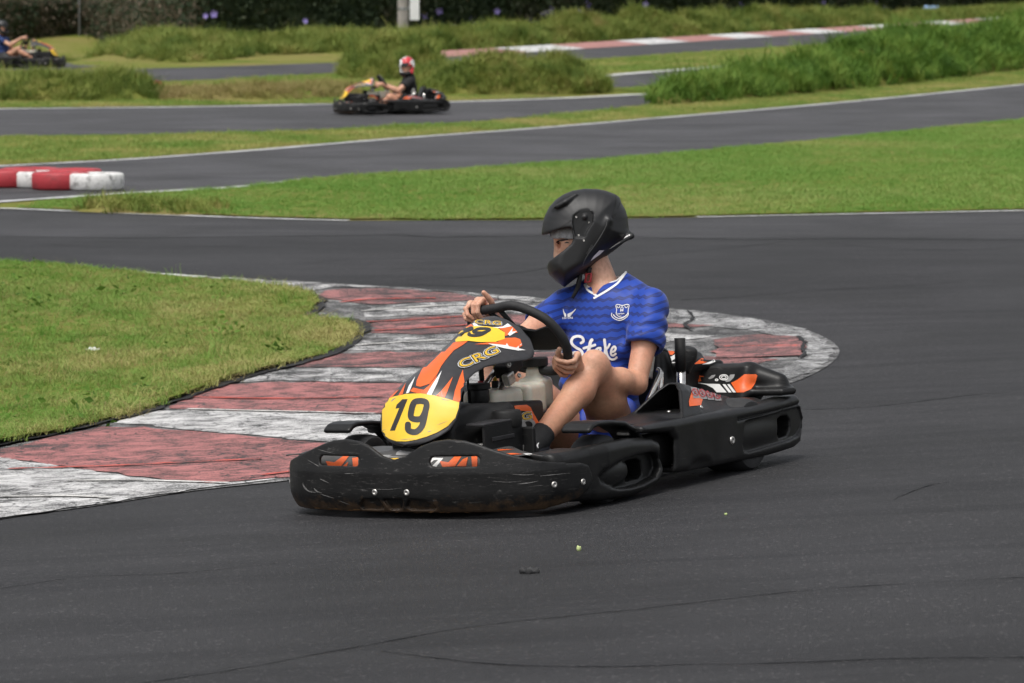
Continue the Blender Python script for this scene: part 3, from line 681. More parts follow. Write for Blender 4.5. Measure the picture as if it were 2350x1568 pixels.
def grid_surf(name, Pf, nu, nv, m, parent, thick=.003, closed_u=False):
    u = np.linspace(0, 1, nu); v = np.linspace(-1, 1, nv); UU, VV = np.meshgrid(u, v, indexing='ij'); Q = Pf(UU.ravel(), VV.ravel())
    idx = np.arange(nu * nv).reshape(nu, nv); F = np.stack([idx[:-1, :-1].ravel(), idx[1:, :-1].ravel(), idx[1:, 1:].ravel(), idx[:-1, 1:].ravel()], 1)
    Qg = Q.reshape(nu, nv, 3); du = np.gradient(Qg, axis=0); dv = np.gradient(Qg, axis=1); N = np.cross(du, dv); N /= ln(N)[..., None] + 1e-9
    Q2 = (Qg - N * thick).reshape(-1, 3); k = nu * nv
    rimi = list(idx[0, :]) + list(idx[1:, -1]) + list(idx[-1, ::-1][1:]) + list(idx[::-1, 0][1:-1])
    W = [[rimi[i], rimi[(i + 1) % len(rimi)], rimi[(i + 1) % len(rimi)] + k, rimi[i] + k] for i in range(len(rimi))]
    o = mesh(name, np.concatenate([Q, Q2]), F.tolist() + (F[:, ::-1] + k).tolist() + W, m, parent)
    return o
def tube(name, pts, rad, m, parent, n=12, closed=False):
    P = np.array(pts, float); k = len(P); V, F = [], []
    T = (np.roll(P, -1, 0) - np.roll(P, 1, 0)) if closed else np.gradient(P, axis=0); T /= ln(T)[:, None]
    up = A3(0, 0, 1) if abs(T[0][2]) < .9 else A3(0, 1, 0); prev = None
    rr = np.full(k, rad) if not np.ndim(rad) else np.asarray(rad)
    for i in range(k):
        a = np.cross(T[i], up) if prev is None else prev - T[i] * (prev @ T[i]); a /= np.linalg.norm(a); b = np.cross(T[i], a); prev = a
        for j in range(n):
            t = 2 * math.pi * j / n; V.append(P[i] + rr[i] * (a * math.cos(t) + b * math.sin(t)))
    for i in range(k if closed else k - 1):
        for j in range(n): F.append([i * n + j, i * n + (j + 1) % n, ((i + 1) % k) * n + (j + 1) % n, ((i + 1) % k) * n + j])
    if not closed: F.append(list(range(n))[::-1]); F.append([(k - 1) * n + j for j in range(n)])
    return mesh(name, V, F, m, parent)

# ------------------------------------------------------------------ flat print laid on curved surfaces
def text2d(s, bold=0.0, shear=0.0, space=1.0):
    c = bpy.data.curves.new('t', 'FONT'); c.body = s; c.offset = bold; c.shear = shear; c.space_character = space; c.resolution_u = 3
    o = bpy.data.objects.new('t', c); COL.objects.link(o); dg = bpy.context.evaluated_depsgraph_get(); dg.update()
    me = bpy.data.meshes.new_from_object(o.evaluated_get(dg)); bm = bmesh.new(); bm.from_mesh(me); bmesh.ops.triangulate(bm, faces=bm.faces[:])
    for _ in range(2):
        le = [e for e in bm.edges if e.calc_length() > .22]
        if le: bmesh.ops.subdivide_edges(bm, edges=le, cuts=1); bmesh.ops.triangulate(bm, faces=[f for f in bm.faces if len(f.verts) > 3])
    V = np.array([(v.co.x, v.co.y) for v in bm.verts]); F = [[v.index for v in f.verts] for f in bm.faces]; bm.free()
    bpy.data.objects.remove(o); bpy.data.curves.remove(c); bpy.data.meshes.remove(me); return V, F
def quadmap(V, q, bb=None):                        # unit box -> four corners (bl, br, tr, tl)
    lo, hi = (V.min(0), V.max(0)) if bb is None else bb
    s = (V - lo) / (hi - lo); q = np.array(q, float); a, b = s[:, :1], s[:, 1:]
    return q[0] * (1 - a) * (1 - b) + q[1] * a * (1 - b) + q[2] * a * b + q[3] * (1 - a) * b
CAMK = KM @ (CAM - KO)
class Print:
    """collects flat shapes given as sight lines and drops them on a surface; filled shapes become objects of their own, lettering one part"""
    def __init__(s, bvh, off=.0016): s.b, s.off, s.G = bvh, off, []; s.new = True
    def mark(s): s.new = True; return s
    def put(s, V2, F, own=False):
        if own or s.new or s.G[-1][2]: s.G.append([[], [], own]); s.new = False
        VV, FF, _ = s.G[-1]; base = len(VV); ok = []; dep = []
        for q in V2:
            d = Vector(KM @ ray(q[0], q[1])); d.normalize(); h = s.b.ray_cast(Vector(CAMK), d)
            if h[0] is None: ok.append(False); VV.append((0, 0, 0)); dep.append(0); continue
            nrm = h[1] if h[1].dot(d) < 0 else -h[1]
            VV.append(tuple(h[0] + nrm * s.off)); ok.append(True); dep.append(h[3])
        for f in F:
            if all(ok[i] for i in f) and max(dep[i] for i in f) - min(dep[i] for i in f) < .06: FF.append([base + i for i in f])
        return s
    def poly(s, pts, step=3.0):
        v, f = tess(pts, step); s.put(v, f, True); return s
    def text(s, t, quad, bold=0.0, shear=0.0, space=1.0, bb=None):
        V, F = text2d(t, bold, shear, space); s.put(quadmap(V, quad, bb), F); return s
    def stroke(s, pts, wid, n=6, closed=False, taper=None):
        P = np.array(smooth_line(pts, n, closed)); k = len(P)
        if closed: P = np.concatenate([P, P[:1]]); k += 1
        T = np.gradient(P, axis=0); T /= np.linalg.norm(T, axis=1)[:, None] + 1e-9; N = np.column_stack([-T[:, 1], T[:, 0]])
        w_ = np.full(k, wid / 2.)
        if taper: w_ *= np.interp(np.linspace(0, 1, k), np.linspace(0, 1, len(taper)), taper)
        V = np.concatenate([P + N * w_[:, None], P, P - N * w_[:, None]]); F = [[i, i + 1, k + i + 1, k + i] for i in range(k - 1)] + [[k + i, k + i + 1, 2 * k + i + 1, 2 * k + i] for i in range(k - 1)]
        V = V.tolist(); 
        if not closed:
            for e, sg in ((0, -1), (k - 1, 1)):
                c0 = len(V); V.append(P[e].tolist())
                for j in range(9):
                    a = -math.pi / 2 + math.pi * j / 8; V.append((P[e] + w_[e] * (sg * T[e] * math.cos(a) + N[e] * math.sin(a))).tolist())
                F += [[c0, c0 + 1 + j, c0 + 2 + j] for j in range(8)]
        s.off += .00012; return s.put(np.array(V), F)
    def done(s, name, m, parent):
        for VV, FF, own in s.G:
            if not FF: continue
            bm = bmesh.new(); vs = [bm.verts.new(v) for v in VV]
            for f in FF:
                try: bm.faces.new([vs[i] for i in f])
                except ValueError: pass
            bmesh.ops.delete(bm, geom=[v for v in bm.verts if not v.link_faces], context='VERTS'); bmesh.ops.recalc_face_normals(bm, faces=bm.faces[:])
            if own:                                   # keep one clean piece
                left = set(bm.faces); best = []
                while left:
                    st = [left.pop()]; cur = list(st)
                    while st:
                        for e in st.pop().edges:
                            for g in e.link_faces:
                                if g in left: left.discard(g); st.append(g); cur.append(g)
                    if len(cur) > len(best): best = cur
                kill = [f for f in bm.faces if f not in set(best)]
                if kill: bmesh.ops.delete(bm, geom=kill, context='FACES')
            o = from_bm(name, bm, m, parent, True)
            if not own: o['kind'] = 'stuff'
# zoom sheets the photograph was measured on -> 1024 px
def Zm(ox, oy, s): return lambda x, y: ((ox + x / s) / 4, (oy + y / s) / 4)
za, zb, zc, ze = Zm(1100, 1100, 1.49333), Zm(2000, 1150, 1.7423), Zm(1800, 700, 1.96), Zm(1800, 1120, 3.5636)
zf, zg, zh, zm, zr, z4 = Zm(1120, 1680, 2.9375), Zm(1900, 1600, 2.9375), Zm(2500, 1300, 2.6137), Zm(1700, 1250, 2.6133), Zm(1500, 1150, 2.4123), Zm(2100, 720, 3.136)
def zz(fn, pts): return [fn(*p) for p in pts]
# ------------------------------------------------------------------ the kart (kart frame: x forward, y left, z up)
KMAT = Matrix(((KX[0], KL[0], KZ[0], KO[0]), (KX[1], KL[1], KZ[1], KO[1]), (KX[2], KL[2], KZ[2], KO[2]), (0, 0, 0, 1)))
def black_plastic(name, base=.020, dust=.5, rough=.46, dirt=False):
    a = NT(name); p = a.pos(True)
    n1 = a.noise(p, 7, 5, .65); n2 = a.noise(a.scale(p, (10, 10, 70)), 2.0, 5, .75, .8); n3 = a.noise(p, 26, 4, .7)
    c = a.mix(a.ramp(n1, [(.42, 0.0), (.75, dust)]), (base, base, base * 1.02), (base * 4.0, base * 3.8, base * 3.6))
    c = a.mix(a.ramp(n2, [(.60, 0.0), (.72, .45)]), c, (.10, .096, .092))
    if dirt:
        sx = a.n('SeparateXYZ'); a.set(sx.inputs[0], p)
        lowz = a.ramp(a.math('ADD', sx.outputs[2], a.math('MULTIPLY', a.math('SUBTRACT', n3, .5), .16)), [(.035, 1.0), (.075, 0.0)])
        c = a.mix(a.math('MULTIPLY', lowz, .75), c, (.075, .045, .024))
        sc = a.noise(a.scale(p, (2.2, 5, 30)), 2.2, 7, .78, 1.8)
        c = a.mix(a.ramp(sc, [(.585, 0.0), (.64, .30), (.74, .75)]), c, (.20, .19, .18))
    a.bump(a.noise(p, 220, 2), .12, .001)
    return a.out(c, a.ramp(n1, [(.3, rough - .07), (.75, rough + .16)]), **{'Specular IOR Level': .30})
M_BUMP = black_plastic('bumper_plastic', .007, .30, .44, True)
M_POD = black_plastic('pod_plastic', .0075, .30, .36)
M_BLK = black_plastic('matt_black', .010, .3, .55)
M_RUB = plain('tyre_rubber', (.022, .022, .023), .75, var=.3, sc=30)
M_ORANGE = plain('orange_vinyl', (.78, .125, .022), .38, var=.06, sc=25)
M_YEL = plain('yellow_vinyl', (.82, .52, .030), .40, var=.06, sc=12)
M_CHAR = plain('charcoal_vinyl', (.032, .031, .033), .36, var=.2, sc=20)
M_WVIN = plain('white_vinyl', (.74, .73, .71), .4, var=.08, sc=20)
M_GVIN = plain('grey_vinyl', (.28, .275, .27), .45, var=.2, sc=20)
M_INK = plain('black_ink', (.018, .018, .019), .5)
M_REDV = plain('dark_red_vinyl', (.28, .03, .02), .45)
M_GOLD = plain('gold_letter_vinyl', (.72, .44, .035), .4, var=.08)
M_CHROME = plain('scratched_chrome', (.62, .60, .57), .22, 1.0, var=.2, sc=60)
M_ZINC = plain('zinc_bolt', (.55, .53, .50), .38, .9, var=.2, sc=90)
M_TANK = plain('milky_plastic', (.60, .57, .48), .42, var=.12, sc=14, **{'Subsurface Weight': .2})
M_REDCAP = plain('red_plastic', (.35, .02, .025), .4)

kart = empty('racing_kart', KMAT)
tag(kart, 'black and orange racing kart with yellow number 19 plates in the foreground', 'kart', 'racing karts out on the track')

# front bumper: curved wall with waved top, slots, pockets
PF = [(.930, 0), (.928, .10), (.920, .20), (.905, .30), (.880, .40), (.842, .48), (.785, .545), (.70, .580), (.60, .592), (.545, .592)]
PFL = np.array([(x, -y) for x, y in PF[::-1]][:-1] + PF)
PLAN = smooth_line(PFL, 4); PLAN = np.array(PLAN)
def plan_near(p):
    x, y = p[:, 0], p[:, 1]; bd = np.full(len(p), 1e9); nx = np.zeros(len(p)); ny = np.zeros(len(p)); sg = np.ones(len(p))
    for i in range(len(PLAN) - 1):
        a, b = PLAN[i], PLAN[i + 1]; ex, ey = b - a; wx, wy = x - a[0], y - a[1]; t = np.clip((wx * ex + wy * ey) / (ex * ex + ey * ey), 0, 1)
        dx, dy = wx - ex * t, wy - ey * t; d = dx * dx + dy * dy; m = d < bd
        bd = np.where(m, d, bd); nx = np.where(m, a[0] + ex * t, nx); ny = np.where(m, a[1] + ey * t, ny); sg = np.where(m, np.sign(ex * dy - ey * dx), sg)
    return np.sqrt(bd) * -sg, nx, ny          # positive outside
TY, TZ = [0, .05, .11, .16, .22, .28, .33, .40, .48, .545, .58], [.219, .232, .266, .282, .289, .284, .271, .247, .221, .200, .188]
def ftop(nx, ny):
    t = np.interp(np.abs(ny), TY, TZ); return np.where(nx < .70, np.interp(nx, [.545, .555, .575, .62, .70], [.11, .135, .165, .178, .184]), t)
def f_bump(p):
    sd, nx, ny = plan_near(p); z = p[:, 2]
    off = -.030 * np.clip((.105 - z) / .08, 0, 1.3) ** 2 - .022 * np.clip((z - .17) / .1, 0, 1.5) + .004
    wall = np.abs(sd - off + .008) - .008
    top = ftop(nx, ny); bot = np.where(nx < .78, np.interp(nx, [.545, .58, .64, .78], [.115, .075, .052, .034]), .030)
    e = smax(smax(wall, z - top, .006), bot - z, .006)
    e = smax(e, .545 - p[:, 0], .008)
    ay = np.abs(p[:, 1])
    q = np.abs(np.stack([ay - .245, z - .211], 1)) - A3(.095 - .016, .0175 - .016)
    slot = np.sqrt((np.maximum(q, 0) ** 2).sum(1)) + np.minimum(q.max(1), 0) - .016
    e = smax(e, -slot, .004)
    def pocket(V): return np.maximum(poly2(p[:, 1], z, V) - .006, -(sd - off + .013))
    for V in ([(-.155, .050), (-.135, .072), (-.070, .074), (-.060, .050), (-.066, .046), (-.15, .046)], [(-.042, .074), (.030, .074), (.014, .045), (-.026, .045)], [(.062, .074), (.125, .070), (.158, .050), (.15, .046), (.06, .046), (.050, .052)]):
        e = smax(e, -pocket(V), .005)
    wall2 = np.maximum(np.abs(sd - off + .019) - .004, np.maximum(np.abs(p[:, 1]) - .18, np.abs(z - .06) - .024))   # back of the pockets
    return np.minimum(e, wall2)
bumper = solid('front_bumper', f_bump, (.50, -.64, .01), (.97, .64, .32), .0052, M_BUMP, kart, 1, 1, 1.6)
BB = bvh_of(bumper)
def bolt(parent, co, nrm, r=.012, m=None, name='bolt'):
    q = Vector(nrm).to_track_quat('Z', 'Y').to_matrix(); V, F = [], []
    prof = [(0.0001, .0015), (.35, .0015), (.38, .004), (.8, .0042), (1.0, .001), (1.0, -.003)]; n = 16
    for k in range(n):
        a = 2 * math.pi * k / n
        for rr, z in prof: V.append(Vector(co) + q @ Vector((r * rr * math.cos(a), r * rr * math.sin(a), z * r / .012)))
    w_ = len(prof); F = [[k * w_ + j, ((k + 1) % n) * w_ + j, ((k + 1) % n) * w_ + j + 1, k * w_ + j + 1] for k in range(n) for j in range(w_ - 1)]
    return mesh(name, V, F, m or M_ZINC, parent)
def cast(bvh, px, py):
    d = Vector(KM @ ray(px, py)); d.normalize(); return bvh.ray_cast(Vector(CAMK), d)
for q in ((1113, 850), (1488, 853)):
    h = cast(BB, *zf(*q)); bolt(bumper, h[0], h[1])
for q in ((932, 995), (1270, 962)):
    h = cast(BB, *zg(*q))
    if h[0] is not None:
        bolt(bumper, h[0], h[1]); bolt(bumper, h[0] * Vector((1, -1, 1)) if 0 else Vector((h[0].x, -h[0].y, h[0].z)), (h[1].x, -h[1].y, h[1].z))

M_SCUFF = plain('scuffed_plastic', (.17, .165, .16), .7, var=.5, sc=120); M_RUST = plain('ground_dirt', (.16, .085, .035), .9, var=.5, sc=90)
pr = Print(BB, .0008)
for fn_, st_, w_ in ((zf, [(268, 740), (290, 790), (340, 835), (420, 852)], 1.6), (zf, [(400, 800), (440, 840), (492, 852)], 1.3), (zf, [(480, 868), (560, 895), (640, 918)], .8), (zf, [(700, 950), (830, 995)], .6), (zf, [(450, 345), (540, 370), (650, 396)], .6), (zf, [(400, 510), (462, 548)], .8), (zf, [(470, 690), (580, 740)], .9), (zf, [(760, 630), (880, 628)], .6), (zf, [(1020, 805), (1250, 815), (1440, 800)], .35), (zf, [(860, 460), (980, 462)], .6), (zg, [(500, 985), (620, 975), (745, 950)], 1.0), (zg, [(760, 892), (940, 875), (1110, 858)], .7), (zg, [(420, 870), (600, 880), (700, 868)], .6), (zg, [(200, 950), (380, 965), (560, 950)], .4), (zf, [(330, 470), (420, 520)], .5)):
    pr.mark().stroke(zz(fn_, st_), w_, 4, False, [.15, 1, .7, .15])
pr.done('scrape', M_SCUFF, bumper)
pr = Print(BB, .0008)
for k in range(26):
    x_ = 420 + k * 70 + random.uniform(-25, 25); y_ = 1050 + 45 * min(1, k / 9) + random.uniform(-22, 14); pr.mark().stroke(zz(zf, [(x_, y_), (x_ + random.uniform(15, 40), y_ + random.uniform(-12, 4)), (x_ + random.uniform(45, 95), y_ + random.uniform(-10, 8))]), random.uniform(.5, 1.5), 3, False, [.2, 1, .2])
pr.done('mud_scrape', M_RUST, bumper)
# nose fairing behind the bumper
def nosez(x, y):
    b = .232 + .006 * np.cos(y * 9) - .10 * np.clip((x - .80) / .09, 0, 1) ** 1.6 - .015 * np.clip((np.abs(y) - .28) / .27, 0, 1) ** 2 + .022 * np.clip((.70 - x) / .3, 0, 1) * np.exp(-(y / .16) ** 2)
    return b - .012 * np.exp(-((np.abs(y) - .2) / .05) ** 2)
def P_nose(u, v):
    y = v * .545; fr = np.interp(np.abs(y), [p[1] for p in PF], [p[0] for p in PF]) - .040 - .02 * np.abs(v) ** 6; xr = np.interp(np.abs(y), [0, .06, .28, .39, .52, .56], [.46, .48, .574, .69, .79, .80]); x = xr + (np.maximum(fr, xr + .01) - xr) * u; return np.column_stack([x, y, nosez(x, y)])
M_NOSE = plain('grey_nose_vinyl', (.060, .058, .056), .42, var=.35, sc=9)
nose = grid_surf('nose_fairing', P_nose, 40, 61, M_NOSE, kart, -.004); NB = bvh_of(nose)

# nassau panel (steering fairing)
CT = np.array(smooth_line([(.848, .262), (.800, .347), (.748, .436), (.690, .487), (.613, .527), (.480, .579), (.342, .625), (.244, .667), (.215, .676)], 8))
TS = np.concatenate([[0], np.cumsum(np.linalg.norm(np.diff(CT, axis=0), axis=1))]); TS /= TS[-1]
def nas(u, v):
    x, z = np.interp(u, TS, CT[:, 0]), np.interp(u, TS, CT[:, 1]); e = 1e-3
    tx, tz = np.interp(u + e, TS, CT[:, 0]) - np.interp(u - e, TS, CT[:, 0]), np.interp(u + e, TS, CT[:, 1]) - np.interp(u - e, TS, CT[:, 1]); l = np.hypot(tx, tz) + 1e-9
    nx, nz = tz / l, -tx / l
    W = np.interp(u, [0, .01, .03, .06, .10, .15, .21, .30, .42, .52, .62, .72, .80, .88, .94, .98, 1.0], [.012, .048, .085, .118, .146, .163, .166, .152, .132, .124, .132, .162, .198, .205, .170, .120, .07])
    k = np.interp(u, [0, .1, .25, .45, .6, .75, .86, .95, 1], [.012, .045, .052, .050, .062, .092, .120, .070, .02])
    dr = k * np.abs(v) ** 1.9
    return np.column_stack([x - nx * dr, v * W, z - nz * dr])
nassau = grid_surf('steering_fairing', nas, 90, 41, M_CHAR, kart, -.004); NSB = bvh_of(nassau)
# prints on the steering fairing
pr = Print(NSB, .0016)
pr.poly(zz(zr, [(790, 530), (895, 522), (842, 560), (760, 610), (690, 690), (640, 760), (600, 840), (530, 930), (440, 960), (398, 950), (405, 900), (450, 800), (530, 690), (610, 610), (690, 545)]))
pr.poly(zz(zr, [(752, 862), (700, 1000), (668, 1075), (590, 1045), (640, 1000)])); pr.poly(zz(zr, [(846, 795), (870, 980), (812, 1108), (752, 1090), (770, 1000), (815, 870)]))
pr.poly(zz(zr, [(340, 1000), (372, 968), (420, 980), (470, 990), (520, 950), (600, 850), (560, 960), (540, 1040), (450, 1025), (380, 1015)]))
pr.poly(zz(zr, [(105, 1082), (165, 990), (300, 870), (260, 960), (165, 1065)])); pr.poly(zz(zr, [(225, 1048), (300, 920), (270, 1030)]))
pr.poly(zz(zr, [(960, 550), (1080, 535), (1180, 530), (1250, 490), (1350, 485), (1400, 500), (1420, 560), (1380, 590), (1330, 580), (1200, 552)]))
pr.poly(zz(zr, [(1180, 385), (1300, 362), (1340, 395), (1375, 435), (1255, 470), (1240, 425)])); pr.poly(zz(zr, [(855, 395), (905, 330), (955, 380), (870, 390)]))
pr.done('orange_print', M_ORANGE, nassau)
pr = Print(NSB, .0021)
pr.poly(zz(zr, [(500, 1032), (560, 930), (645, 805), (600, 930), (545, 1042)])); pr.poly(zz(zr, [(302, 1025), (330, 950), (392, 860), (355, 960), (330, 1018)]))
pr.poly(zz(zr, [(1090, 545), (1180, 552), (1260, 560), (1270, 540), (1290, 570), (1360, 585), (1420, 540), (1385, 590), (1455, 605), (1380, 612), (1250, 590), (1130, 560)]))
pr.poly(zz(zr, [(925, 322), (940, 312), (1000, 372), (1130, 388), (1230, 382), (1280, 350), (1318, 378), (1230, 395), (1120, 398), (960, 385)])); pr.poly(zz(zr, [(1280, 455), (1330, 390), (1322, 430), (1372, 425), (1300, 470)]))
pr.done('white_print', M_WVIN, nassau)
pr = Print(NSB, .0026)
pr.poly(zz(zr, [(648, 545), (740, 455), (850, 395), (960, 378), (1080, 380), (1180, 395), (1252, 440), (1250, 500), (1160, 530), (1020, 532), (900, 520), (780, 530)]))
pr.poly(zz(zr, [(105, 1085), (180, 1058), (300, 1030), (440, 1025), (560, 1042), (700, 1078), (813, 1112), (806, 1170), (775, 1260), (700, 1340), (600, 1400), (500, 1440), (400, 1470), (300, 1488), (210, 1485), (140, 1460), (70, 1410), (20, 1340), (2, 1285), (15, 1240), (55, 1160)]))
pr.done('number_plate', M_YEL, nassau)
pr = Print(NSB, .0032)
pr.poly(zz(zr, [(150, 1385), (197, 1383), (320, 1080), (268, 1082), (215, 1135), (204, 1172), (240, 1165)]), 2.0)
def nine(pr, fn, S):       # the digit 9 as two closed outlines: bowl with hole, and tail
    pr.stroke([fn(*S(*q)) for q in ((.50, .10), (.22, .14), (.16, .35), (.22, .55), (.5, .60), (.74, .55), (.84, .30), (.76, .14), (.5, .10))], 6.0 * S.k, 5)
    pr.stroke([fn(*S(*q)) for q in ((.83, .30), (.84, .60), (.80, .80), (.62, .93), (.40, .94), (.20, .88), (.14, .74))], 6.0 * S.k, 5)
class S9:
    def __init__(s, tl, tr, bl, k): s.o, s.x, s.y, s.k = np.array(tl, float), np.array(tr, float) - np.array(tl), np.array(bl, float) - np.array(tl), k
    def __call__(s, a, b): return tuple(s.o + s.x * a + s.y * b)
pr.mark(); nine(pr, zr, S9((350, 1062), (552, 1062), (275, 1418), 1.0))
pr.mark(); nine(pr, zr, S9((985, 392), (1165, 400), (855, 472), .48)); pr.mark().stroke(zz(zr, [(935, 402), (860, 430), (745, 482)]), 4.2); pr.stroke(zz(zr, [(930, 402), (900, 420)]), 4.0)
pr.poly(zz(zr, [(905, 322), (960, 302), (1060, 294), (1160, 306), (1240, 330), (1275, 352), (1220, 380), (1120, 386), (1000, 366), (935, 318)])) if 0 else None
pr.done('digit', M_INK, nassau)
pr = Print(NSB, .0030)
for st_, w_ in (([(160, 1105), (180, 1085), (205, 1070)], 1.0), ([(640, 1070), (660, 1085), (720, 1092)], .8), ([(510, 1395), (545, 1385)], .9), ([(60, 1395), (110, 1370)], .4), ([(250, 1470), (390, 1462)], .5), ([(600, 1330), (700, 1290)], .35), ([(640, 1000), (650, 1060)], .4)): pr.mark().stroke(zz(zr, st_), w_, 3, False, [.3, 1, .3])
pr.done('scuff', M_GVIN, nassau)
def crg(bvh, quads, parent, off=.003, space=1.0):
    for m_, bo, dz, nm in ((M_WVIN, .075, 0, 'white_letter_edge'), (M_INK, .045, .0007, 'black_letter_edge'), (M_GOLD, .0, .0014, 'gold_letters')):
        pr = Print(bvh, off + dz)
        V0, _ = text2d('CRG', .0, .0, space); bb = (V0.min(0), V0.max(0))
        for q in quads: pr.mark().text('CRG', q, bo, .0, space, bb)
        pr.done(nm, m_, parent)
crg(NSB, [zz(zr, [(800, 780), (1195, 640), (1150, 570), (900, 660)]) if 0 else zz(zr, [(838, 790), (1200, 632), (1150, 568), (790, 725)]), zz(zr, [(965, 355), (1215, 372), (1215, 335), (972, 318)]), zz(zr, [(320, 850), (420, 760), (405, 735), (345, 790)])], nassau, .0036)
h_ = cast(NSB, *zr(410, 1028)); bolt(nassau, h_[0] + h_[1] * .003, h_[1], .018)
h_ = cast(NSB, *zr(1320, 640)); bolt(nassau, h_[0] + h_[1] * .002, h_[1], .008)
# prints on the nose fairing
pr = Print(NB, .0018); pr.poly(zz(zg, [(170, 580), (330, 555), (430, 530), (510, 545), (545, 572), (400, 590), (230, 605)])); pr.poly(zz(zg, [(300, 635), (450, 628), (560, 640), (330, 650)])); pr.poly(zz(zg, [(480, 680), (590, 690), (540, 700)]))
for z_ in ((550, 545, 900, 470), (1890, 545, 2300, 445)):
    x0, y0, x1, y1 = z_; pr.poly(zz(zf, [(x0 - 10, y0 - 60), (x0 + 90, y0 - 45), (x0 + 190, y1 - 40), (x0 + 260, y1 - 40), (x0 + 170, y0), (x0 + 20, y0 + 10)])); pr.poly(zz(zf, [(x1 - 40, y0 + 5), (x1 - 50, y1 - 20), (x1 + 20, y1 - 30), (x1 + 20, y0 + 5)])); pr.poly(zz(zf, [(x0 + 190, y0), (x0 + 260, y1 + 20), (x1 - 90, y1 - 5), (x1 - 110, y0)]))
pr.done('orange_print', M_ORANGE, nose)
pr = Print(NB, .0014); pr.poly(zz(zf, [(935, 265), (975, 245), (1050, 242), (1010, 270), (975, 298)])); pr.poly(zz(zf, [(2275, 258), (2350, 262), (2345, 300)])); pr.poly(zz(zg, [(-20, 495), (100, 500), (130, 520), (60, 545)])); pr.poly(zz(zg, [(300, 608), (520, 580), (700, 605), (800, 640), (690, 660), (560, 632), (420, 622)])); pr.poly(zz(zf, [(1740, 530), (1790, 445), (1920, 450), (1840, 550), (1790, 545), (1860, 470), (1810, 475)])); pr.done('white_print', M_WVIN, nose)
pr = Print(NB, .0014); pr.poly(zz(zf, [(1360, 415), (1385, 340), (1450, 372), (1380, 290), (1520, 325), (1580, 350), (1500, 410)])); pr.poly(zz(zf, [(1130, 415), (1320, 412), (1280, 428), (1480, 440), (1200, 445)])); pr.done('grey_print', M_GVIN, nose)
pr = Print(NB, .0014); pr.poly(zz(zf, [(1720, 480), (1775, 460), (1760, 535), (1725, 520)])); pr.poly(zz(zf, [(1210, 455), (1400, 448), (1370, 470), (1240, 470)])); pr.done('yellow_print', M_GOLD, nose)
pr = Print(NB, .0022); pr.text('rtcrg.com', zz(zg, [(220, 600), (520, 568), (515, 552), (218, 580)]), .01); pr.done('lettering', M_INK, nose)

# steering wheel
WC = A3(.03, .005, .58); PH = R(30); WN = A3(-math.cos(PH), 0, math.sin(PH)); WU = A3(0, 1, 0); WV = np.cross(WU, WN); WV = WV if WV[2] > 0 else -WV
def wp(u, v, n=0.0): return WC + WU * u + WV * v + WN * n
RIM = [(-.165, .118), (-.113, .128), (-.054, .136), (.014, .146), (.080, .124), (.141, .081), (.175, .024), (.186, -.027), (.182, -.070), (.168, -.112), (.135, -.143), (.080, -.152), (.030, -.148), (-.015, -.142), (-.075, -.125), (-.135, -.105), (-.180, -.060), (-.195, 0), (-.190, .065)]
rimc = smooth_line([wp(*q) for q in RIM], 6, True)
rim = tube('steering_wheel', rimc, .0178, plain('suede_grip', (.016, .016, .017), .7, var=.2, sc=60, bump=.3), kart, 14, True)
def plate(name, poly, t, m, parent, n0=0.0):
    v, f = tess(poly, .02); k = len(v); B = len(resample(poly, .02)); P1 = np.array([wp(a, b, n0 + t / 2) for a, b in v]); P2 = np.array([wp(a, b, n0 - t / 2) for a, b in v])
    return mesh(name, np.concatenate([P1, P2]), f + [[i + k for i in q][::-1] for q in f] + [[i, (i + 1) % B, (i + 1) % B + k, i + k] for i in range(B)], m, parent, False)
plate('spoke', [(-.05, .03), (.02, .045), (.08, .035), (.13, .05), (.172, .045), (.182, -.01), (.178, -.045), (.12, -.05), (.03, -.05), (-.05, -.04)], .012, M_BLK, rim, -.004)
plate('spoke', [(-.195, .03), (-.12, .03), (-.05, .03), (-.05, -.02), (-.12, -.03), (-.195, -.03)], .012, M_BLK, rim, -.004)
tube('spoke', [wp(-.005, .045), wp(-.045, .13)], .010, M_BLK, rim, 8); tube('spoke', [wp(-.02, .04), wp(-.10, .125)], .009, M_BLK, rim, 8)
lathe_hub = tube('hub', [wp(0, 0, -.05), wp(0, 0, .012)], .05, M_BLK, rim, 20)
tube('steering_column', [wp(0, 0, -.03), wp(0, 0, -.42)], .011, M_CHROME, kart)
tube('column_support', [(.235, .05, .46), (.30, .05, .30), (.36, .05, .10)], .013, M_CHROME, kart)
box('column_bracket', (.20, .05, .485), (.10, .07, .05), M_BLK, kart, .008, Matrix.Rotation(.4, 3, 'Y')); box('column_clamp', (.24, .075, .445), (.05, .03, .045), M_ZINC, kart, .006, Matrix.Rotation(.3, 3, 'Y'))
bolt(kart, (.275, .10, .50), (.3, .9, .2), .011); bolt(kart, (.22, .11, .455), (.2, .95, .2), .009)
box('panel_bracket', (.30, .055, .535), (.10, .06, .012), M_CHROME, kart, .003, Matrix.Rotation(.45, 3, 'Y')); box('panel_bracket', (.30, -.055, .535), (.10, .06, .012), M_CHROME, kart, .003, Matrix.Rotation(.45, 3, 'Y'))
